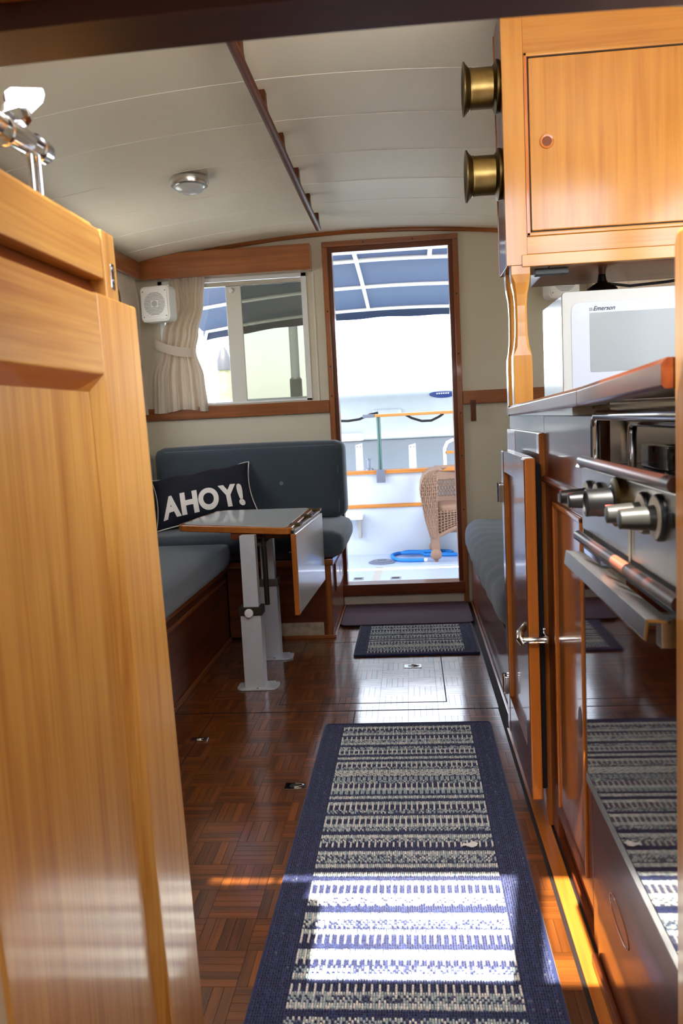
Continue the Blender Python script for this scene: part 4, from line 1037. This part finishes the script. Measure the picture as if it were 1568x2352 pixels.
# ================================================================== COCKPIT
TY = 6.0
ck = thing('floor_cockpit', (-.25, 5.2, -.06), 'white cockpit sole with hatch joints and grey non-skid strips', 'floor', kind='structure')
bx('deck', 'sole', ck, -1.6, 1.1, B + .05, TY + .05, -.06, 0, 0)
def deckline(px0, py0, px1, py1, w, m_='stone'):
    a = at(px0, py0, z=0); c_ = at(px1, py1, z=0); d = (c_ - a).normalized(); n_ = Vector((d.y, -d.x, 0)) * w / 2
    MB().loft([a - n_ + Vector((0, 0, -.001)), a + n_ + Vector((0, 0, -.001)), a + n_ + Vector((0, 0, .001)), a - n_ + Vector((0, 0, .001))], [c_ - n_ + Vector((0, 0, -.001)), c_ + n_ + Vector((0, 0, -.001)), c_ + n_ + Vector((0, 0, .001)), c_ - n_ + Vector((0, 0, .001))]).build('deck_strip', m_, ck, smooth=0)
deckline(871, 1303, 858, 1350, .045); deckline(780, 1309, 1075, 1295, .006, 'white'); deckline(1042, 1303.5, 1062, 1303, .03)
for (px, py, lab) in ((823, 1330, 'dark flush latch in the cockpit sole nearer the left jamb'), (909, 1328, 'dark flush latch in the cockpit sole nearer the deck plate')):
    p = at(px, py, z=0); t = thing('deck_latch', (p.x, p.y, 0), lab, 'latch', 'flush cockpit latches')
    bx('plate', 'steel', t, p.x - .032, p.x + .032, p.y - .04, p.y + .04, 0, .003, .001); bx('recess', 'black', t, p.x - .024, p.x + .022, p.y - .024, p.y + .024, .003, .0036, 0)
p = at(877, 1292, z=0); dp = thing('deck_plate', (p.x, p.y, 0), 'round grey screw-in deck plate on the cockpit sole', 'deck plate')
MB().lathe([(.092, 0), (.092, .006), (.080, .010), (.074, .010)], p, (0, 0, 1), 36).build('ring', 'greymetal', dp)
MB().lathe([(.073, .004), (.073, .012), (.066, .016), (.002, .017)], p, (0, 0, 1), 36).build('lid', 'greymetal', dp)
bx('lid_slot', 'black', dp, p.x - .03, p.x + .03, p.y - .006, p.y + .006, .0168, .0185, 0)
# transom and bulwarks
tw = thing('wall_transom', (-.25, TY, 0), 'white cockpit transom with varnished teak strips', 'wall', kind='structure')
zcap = at(925, 1082, y=TY).z; zmid = at(890, 1161, y=TY).z
bx('panel', 'gel', tw, -1.6, 1.1, TY, TY + .05, 0, zcap - .012, 0)
bx('cap_rail', 'deckteak_x', tw, -1.6, 1.1, TY - .03, TY + .11, zcap - .0119, zcap + .016, .004)
bx('rub_strip', 'deckteak_x', tw, -1.6, 1.1, TY - .014, TY - .0005, zmid - .014, zmid + .014, .003)
bw = MB(); bw.box(-1.65, -1.6, B + .05, TY + .05, -.06, zcap); bw.box(1.1, 1.15, B + .05, TY + .05, -.06, zcap)
bw.build('wall_bulwark', 'gel', label='white cockpit bulwarks either side', cat='wall', kind='structure')
# upper teak rail on a post
zr = at(940, 951, y=TY + .02).z; xa = at(832, 950, y=TY).x
ur = thing('cockpit_rail', (0, TY + .02, zcap + .016), 'varnished teak rail raised on a dark post above the transom', 'rail')
bx('rail', 'deckteak_x', ur, xa + .085, 1.0, TY - .01, TY + .05, zr - .011, zr + .011, .005)
bx('end_cap', 'greymetal', ur, xa, xa + .084, TY - .012, TY + .052, zr - .013, zr + .012, .004)
px_ = at(870, 1000, y=TY).x
MB().cyl((px_, TY + .02, zcap + .016), (px_, TY + .02, zr - .011), .014, n=16).build('post', 'greenmetal', ur)
MB().cyl((.85, TY + .02, zcap + .016), (.85, TY + .02, zr - .011), .014, n=16).build('post', 'greenmetal', ur)
bx('clamp_plate', 'greymetal', ur, px_ - .030, px_ + .034, TY - .040, TY - .0305, zcap - .075, zcap + .02, .004)
cb_ = []
for (px, py) in ((770, 967), (800, 967), (825, 963), (850, 952), (868, 948)): cb_.append(at(px, py, y=TY + .06))
MB().tube(cb_, .009, 8).build('cable_drop', 'rubber', None, label='black cable drooping left of the dark rail post', cat='cable', group='black cables along the raised rail')
cb_ = [at(px, py, y=TY + .06) for (px, py) in ((928, 951), (945, 960), (968, 967), (990, 966), (1008, 957), (1018, 950))]
MB().tube(cb_, .009, 8).build('cable_drop', 'rubber', None, label='black cable looped below the teak rail right of the post', cat='cable', group='black cables along the raised rail')
fc = at(847, 1065, y=TY + .03)
MB().lathe([(.03, 0), (.03, .012), (.012, .014), (.012, .075), (.022, .078), (.022, .084)], (fc.x, TY + .035, zcap + .016), (0, 0, 1), 20).build('deck_fill', 'greymetal', None, label='stubby metal fitting on the transom cap beside the dark post', cat='fitting')
# chocks behind the transom
for (px, lab) in ((825, 'white upright dinghy chock left of the dark rail post'), (947, 'white upright dinghy chock right of the dark rail post')):
    c0 = at(px, 1045, y=TY + .16); t = thing('dinghy_chock', (c0.x, TY + .16, zcap - .2), lab, 'chock', 'white dinghy chocks')
    MB().prism([(c0.x - .032, .2), (c0.x + .032, .2), (c0.x + .026, at(px, 1018, y=TY + .16).z), (c0.x - .026, at(px, 1022, y=TY + .16).z)], 'y', TY + .15, TY + .17).build('board', 'gel', t, .003)
    for sx in (-.012, .012): MB().cyl((c0.x + sx, TY + .1485, at(px, 1026, y=TY + .16).z), (c0.x + sx, TY + .15, at(px, 1026, y=TY + .16).z), .004, n=8).build('bolt', 'steel_dark', t)
# dinghy
DY = TY + .55
zt_ = at(920, 899, y=DY).z; zbt = at(920, 1020, y=DY - .1).z; R_ = (zt_ - zbt) / 2; zc_ = (zt_ + zbt) / 2
dg = thing('inflatable_dinghy', (0, DY, .3), 'pale grey inflatable dinghy carried behind the transom', 'dinghy')
MB().tube([(-1.7, DY, zc_), (-1.66, DY, zc_), (-1.5, DY, zc_), (1.2, DY, zc_), (1.4, DY, zc_ + .03), (1.5, DY, zc_ + .06)], [.05, .14, R_, R_, R_ * .9, .05], 32).build('tube', 'hypalon', dg)
MB().prism([(DY - .14, zc_ - R_ * .8), (DY + .5, zc_ - R_ * .8), (DY + .45, .30), (DY - .02, .34)], 'x', -1.4, 1.25).build('hull', 'hypalon_dark', dg, .02)
MB().tube([(-1.5, DY, zt_ - .012), (1.2, DY, zt_ - .012)], .014, 8).build('top_seam', 'greymetal', dg)
def on_tube(x, ang, r): return Vector((x, DY - math.sin(ang) * r, zc_ + math.cos(ang) * r))
c0 = at(1016, 901, y=DY - R_ * .3)
m = MB(); N_ = 24
V = [on_tube(c0.x + .105 * math.cos(6.2832 * k / N_), .64 + .22 * math.sin(6.2832 * k / N_), R_ + .003) for k in range(N_)]
m.add(V, [tuple(range(N_))]); m.build('oval_badge', 'logo_blue', dg, smooth=0)
m = MB()
for k in range(6):
    x_ = c0.x - .05 + k * .017
    m.add([on_tube(x_, .58, R_ + .0045), on_tube(x_ + .011, .58, R_ + .0045), on_tube(x_ + .011, .66, R_ + .0045), on_tube(x_, .66, R_ + .0045)], [(0, 1, 2, 3)])
m.build('badge_marks', 'white', dg, smooth=0)
hp = at(885, 948, y=DY - R_)
soft(hp.x - .10, hp.x + .12, DY - R_ - .02, DY - R_ + .05, hp.z - .03, hp.z + .03, .025).build('rowlock_pad', 'hypalon', dg)
hp = at(800, 1005, y=DY - R_); soft(hp.x - .12, hp.x + .12, DY - R_ * .95, DY - R_ * .7, hp.z - .03, hp.z + .03, .025).build('handle_patch', 'white', dg)
# boarding ladder top
la = thing('boarding_ladder', (.3, TY + .09, zcap), 'bent chrome boarding ladder top on the transom', 'ladder')
lx0 = at(1021, 1040, y=TY + .08).x; zt2 = at(1040, 1010, y=TY + .08).z
MB().tube([(lx0, TY + .08, zcap + .014), (lx0, TY + .08, zt2 - .06), (lx0 + .02, TY + .08, zt2 - .018), (lx0 + .06, TY + .08, zt2), (lx0 + .30, TY + .08, zt2), (lx0 + .34, TY + .08, zt2 - .018), (lx0 + .36, TY + .08, zt2 - .06), (lx0 + .36, TY + .08, zcap + .014)], .0125, 12).build('hoop', 'tubewhite', la)
bx('step', 'deckteak_x', la, lx0 + .012, lx0 + .35, TY + .05, TY + .11, at(1040, 1038, y=TY + .08).z - .01, at(1040, 1038, y=TY + .08).z + .01, .003)
# fold-down bracket
fb = thing('shelf_bracket', (-.45, TY - .1, .2), 'weathered white folding shelf bracket on the transom', 'bracket')
a = at(800, 1187, y=TY - .02); c_ = at(835, 1187, y=TY - .02); zz0 = at(826, 1236, y=TY - .02).z
bx('shelf', 'white', fb, a.x - .15, c_.x, TY - .14, TY - .001, a.z - .012, a.z + .016, .008)
MB().prism([(c_.x - .055, a.z - .012), (c_.x - .018, a.z - .012), (c_.x - .022, zz0), (c_.x - .040, zz0)], 'y', TY - .05, TY - .001).build('strut', 'stone', fb, .004)

# wicker armchair
wc = thing('wicker_armchair', (.42, 5.62, 0), 'tan wicker armchair with an openwork back in the cockpit', 'chair')
fx = at(1002, 1289, z=0).x; fy = 5.60
WX_, WD = .60, .36         # width and depth
x0, x1, ya, yb_ = fx - .01, fx + WX_, fy, fy + WD
# rolled arm front outline traced in metres (x from the leg, z)
outl = [(-.035, .17), (-.07, .30), (-.085, .40), (-.095, .47), (-.09, .53), (-.068, .585), (-.03, .615), (.02, .628), (.06, .625)]
def weave(fnc, nu, nv, mt='wicker', nm='weave', r=.006, par=wc, over=.5):
    """interlaced strands on a surface"""
    m = MB()
    for i in range(nu):
        u_ = (i + .5) / nu
        m.tube([fnc(u_, k / 24, .0028 * math.sin(k * 1.9 + i * 3.14)) for k in range(25)], r, 5)
    for j in range(nv):
        v_ = (j + .5) / nv; N2 = nu * 2
        m.tube([fnc(k / N2, v_, .004 * math.sin(k * 1.5708 + j * 3.14 + .8)) for k in range(N2 + 1)], r * .9, 5)
    return m.build(nm, mt, par, smooth=60, kind='stuff')
def lerp_out(t_):
    k = t_ * (len(outl) - 1); i = min(int(k), len(outl) - 2); f = k - i
    return outl[i][0] + (outl[i + 1][0] - outl[i][0]) * f, outl[i][1] + (outl[i + 1][1] - outl[i][1]) * f
for sd in (0, 1):
    mx = (lambda x: x) if sd == 0 else (lambda x: (2 * (x0 + x1) / 2) - x)
    def armf(u_, v_, d, mx=mx):
        ox, oz = lerp_out(v_); inner = .016 + .012 * min(1, v_ * 1.3)
        return Vector((mx(fx + ox + (inner - ox) * u_), ya - .006 - .02 * math.sin(u_ * 3.14) - d, oz))
    weave(armf, 9, 22, nm='arm_front')
    m = MB().grid(lambda u_, v_: armf(u_, v_, -.004), 8, 16); m.build('arm_backing', 'wicker_dark', wc, smooth=60)
    def armt(u_, v_, d, mx=mx):
        ox, oz = lerp_out(.25 + .75 * u_)
        return Vector((mx(fx + ox - d), ya + v_ * WD, oz + d))
    m = MB().grid(lambda u_, v_: armt(u_, v_, 0), 12, 8); m.build('arm_side', 'wicker', wc, smooth=60)
    lx_ = mx(fx)
    for yy in (ya, yb_ - .02):
        lg_ = MB().prism([(lx_ - .026, .045), (lx_ + .030, .045), (lx_ + .026, .20), (lx_ - .030, .20)], 'y', yy - .014, yy + .02); lg_.build('leg', 'wicker', wc, .006)
        MB().lathe([(.012, 0), (.014, .014), (.034, .026), (.040, .048), (.034, .072), (.020, .086)], (lx_, yy, 0), (0, 0, 1), 20).build('ball_foot', 'wicker', wc)
def backf(u_, v_, d): return Vector((x0 + .03 + (x1 - x0 - .06) * u_, yb_ - .02 + .05 * (v_ - .5) + .05 * math.sin(u_ * 3.14) - d, .30 + .315 * v_))
m = MB()
for (v0, v1) in ((0, .36), (.74, 1)): m.grid(lambda u_, v_: backf(u_, v0 + (v1 - v0) * v_, 0), 14, 5)
m.build('back_panel', 'wicker', wc, smooth=60)
m = MB()
for i in range(26):
    for sgn in (-1, 1):
        m.tube([backf((i + .5) / 26 + sgn * .018 * math.sin(k / 10 * 9.42), .36 + .38 * k / 10, .002 * sgn) for k in range(11)], .0042, 5)
m.build('openwork', 'wicker', wc, smooth=60)
MB().tube([backf(k / 14, 1.0, 0) for k in range(15)], .018, 8).build('top_roll', 'wicker', wc)
soft(x0 + .03, x1 - .03, ya + .01, yb_ - .03, .33, .385, .02).build('seat', 'wicker', wc, smooth=60)
def apron(u_, v_, d): return Vector((fx + .008 + (WX_ - .03) * u_, ya + .004 - d, (.17 + .09 * math.sin(u_ * 3.1416)) + (.345 - (.17 + .09 * math.sin(u_ * 3.1416))) * v_))
weave(apron, 26, 8, nm='apron', r=.005)
MB().grid(lambda u_, v_: apron(u_, v_, -.006), 20, 4).build('apron_backing', 'wicker_dark', wc, smooth=60)
MB().tube([apron(k / 16, 0, .004) for k in range(17)], .014, 8).build('arch_rail', 'wicker', wc)
MB().tube([(x0 + .03, (ya + yb_) / 2, .185), (x1 - .03, (ya + yb_) / 2, .185)], .014, 8).build('stretcher', 'wicker', wc)
# blue rope
rp = []
def rp_px(l): return [at(px, py, z=.012) for (px, py) in l]
loop = [(975, 1286), (940, 1287), (915, 1286), (903, 1281), (901, 1275), (915, 1271), (945, 1269), (985, 1266), (1010, 1265), (1033, 1266), (1038, 1269), (1025, 1272), (985, 1272), (940, 1272), (925, 1275), (960, 1274.5), (1010, 1274), (1060, 1273), (1110, 1271)]
pts = rp_px(loop)
sm = []
for i in range(len(pts) - 1):
    p0 = pts[max(i - 1, 0)]; p1 = pts[i]; p2 = pts[i + 1]; p3 = pts[min(i + 2, len(pts) - 1)]
    for k in range(6):
        t_ = k / 6; sm.append(.5 * ((2 * p1) + (p2 - p0) * t_ + (2 * p0 - 5 * p1 + 4 * p2 - p3) * t_ ** 2 + (3 * p1 - p0 - 3 * p2 + p3) * t_ ** 3))
for i, q in enumerate(sm): q.z = .012 + (.016 if 70 < i < 92 else 0); q.y = min(q.y, TY - .02)
ro = MB().tube(sm, .0125, 8).build('rope', 'rope_blue', None, label='coiled bright blue rope on the cockpit sole', cat='rope')
MB().cyl(sm[0] + Vector((-.004, 0, 0)), sm[0] + Vector((.018, 0, .0)), .0132, n=10).build('whipping', 'white', ro)

# bimini canopy with white tube frame
bi = thing('bimini_top', (-.25, 5.7, zcap), 'navy canvas bimini on a white tube frame over the cockpit', 'canopy')
def bz(y, x): return 2.04 - .045 * (y - 4.5) - .022 * max(0, y - 5.5) ** 2 - .045 * (x + .15) ** 2
T1y, T2y, T3y = 5.42, 6.2, 6.95
m = MB(); m.grid(lambda u_, v_: Vector((-1.7 + 3.0 * u_, 4.40 + (T3y - 4.40) * v_, bz(4.40 + (T3y - 4.40) * v_, -1.7 + 3.0 * u_) + .018 - .012 * math.sin(v_ * 3.14 * 3.3) ** 2)), 24, 30)
m.build('canvas', 'canvas', bi, smooth=60)
m = MB(); m.grid(lambda u_, v_: Vector((-1.7 + 3.0 * u_, T3y + .02, bz(T3y, -1.7 + 3.0 * u_) + .015 - .085 * v_ + .004 * math.sin(u_ * 40) * v_)), 60, 3)
m.build('aft_flap', 'canvas_edge', bi, smooth=60)
for yy in (T1y, T2y, T3y):
    pts = [(-1.7, yy, zcap), (-1.7, yy, bz(yy, -1.7) - .12)] + [(-1.66 + 2.92 * k / 24, yy, bz(yy, -1.66 + 2.92 * k / 24)) for k in range(25)] + [(1.3, yy, bz(yy, 1.3) - .12), (1.3, yy, zcap)]
    MB().tube(pts, .0145, 12).build('bow', 'tubewhite', bi)
for (xx, y0, y1) in ((-.30, 4.42, T3y), (.165, 4.42, T1y)):
    MB().tube([(xx, y0 + (y1 - y0) * k / 20, bz(y0 + (y1 - y0) * k / 20, xx) + .0) for k in range(21)], .0145, 12).build('ridge_tube', 'tubewhite', bi)

# ================================================================== OUTSIDE
MB().box(-60, 60, 6.9, 160, -1.3, -1.2).build('water', 'water', None, label='bright harbour water behind the boat', cat='water', kind='stuff')
p = at(514, 826, y=9.5); pi_ = thing('dock_piling', (p.x, 9.5, -1.2), 'weathered wooden piling with a black conical cap outside the aft window', 'piling')
pr = (at(531, 870, y=9.5).x - at(501, 870, y=9.5).x) / 2
MB().lathe([(pr * 1.05, 0), (pr, .8), (pr * .97, p.z + 1.2 - .04)], (p.x, 9.5, -1.2), (0, 0, 1), 24).build('post', 'piling', pi_)
MB().lathe([(pr * 1.12, 0), (pr * 1.12, .11), (pr * .6, .22), (.01, .27)], (p.x, 9.5, p.z - .12), (0, 0, 1), 24).build('cap', 'capblack', pi_)

# a neighbour boat and a dock seen through the aft window
mat('sailcover', 'b8a888', .9); mat('hull_white', 'e4e6e6', .3, coat=.3); mat('grey_post', '77787a', .8)
c0 = at(600, 900, y=15.0)
nb = thing('moored_sailboat', (c0.x, 15.0, -1.2), 'white moored sailboat with a beige sail cover beyond the aft window', 'boat')
MB().loft([(c0.x - 4.5, 14.0, .3), (c0.x - 4.2, 14.6, -1.2), (c0.x - 4.2, 15.4, -1.2), (c0.x - 4.5, 16.0, .3)], [(c0.x + 4.0, 13.6, .45), (c0.x + 3.4, 14.4, -1.2), (c0.x + 3.4, 15.6, -1.2), (c0.x + 4.0, 16.4, .45)]).build('hull', 'hull_white', nb, .05)
MB().prism([(c0.x - 2.2, .30), (c0.x + 1.8, .40), (c0.x + 1.4, .95), (c0.x - 1.9, .85)], 'y', 14.3, 15.7).build('cabin', 'hull_white', nb, .06)
for k in range(3): bx('cabin_window', 'capblack', nb, c0.x - 1.5 + k * 1.0, c0.x - .9 + k * 1.0, 14.27, 14.31, .55, .78, .02)
MB().cyl((c0.x - .6, 15, .9), (c0.x - .6, 15, 9.5), .07, n=14).build('mast', 'alu', nb)
MB().tube([(c0.x - .6, 14.9, 1.75), (c0.x - 1.6, 14.9, 1.78), (c0.x - 2.8, 14.9, 1.72), (c0.x - 3.6, 14.9, 1.70)], [.20, .24, .17, .06], 12).build('sail_cover', 'sailcover', nb, smooth=60)
dkk = thing('dock_finger', (-4, 11.2, -1.2), 'grey plank dock finger beside the piling', 'dock')
for k in range(14): bx('plank', 'dock', dkk, -6.2 + k * .36, -5.86 + k * .36, 10.6, 11.6, -.62, -.57, .005)
for xx in (-5.8, -1.6): bx('pile_leg', 'grey_post', dkk, xx - .1, xx + .1, 11.602, 11.80, -1.2, -.3, .01)
c1 = at(675, 800, y=10.2)
gp = thing('dock_post', (c1.x, 10.2, -1.2), 'slim grey dock post outside the screened pane', 'post')
MB().cyl((c1.x, 10.2, -1.2), (c1.x, 10.2, at(675, 742, y=10.2).z), .055, n=14).build('shaft', 'grey_post', gp)
MB().lathe([(.075, 0), (.075, .25), (.06, .27)], (c1.x, 10.2, at(675, 862, y=10.2).z - .3), (0, 0, 1), 14).build('sleeve', 'capblack', gp)

p = at(1076, 1942, z=.011)
MB().grid(lambda u_, v_: Vector((p.x - .016 + .034 * u_ + .004 * v_, p.y - .010 + .018 * v_, .0118 + .0028 * math.sin(u_ * 7) * math.sin(v_ * 4 + 1) + .0025)), 8, 5).build('paper_scrap', 'white', None, smooth=60, label='tiny crumpled white scrap lying on the runner rug', cat='scrap')
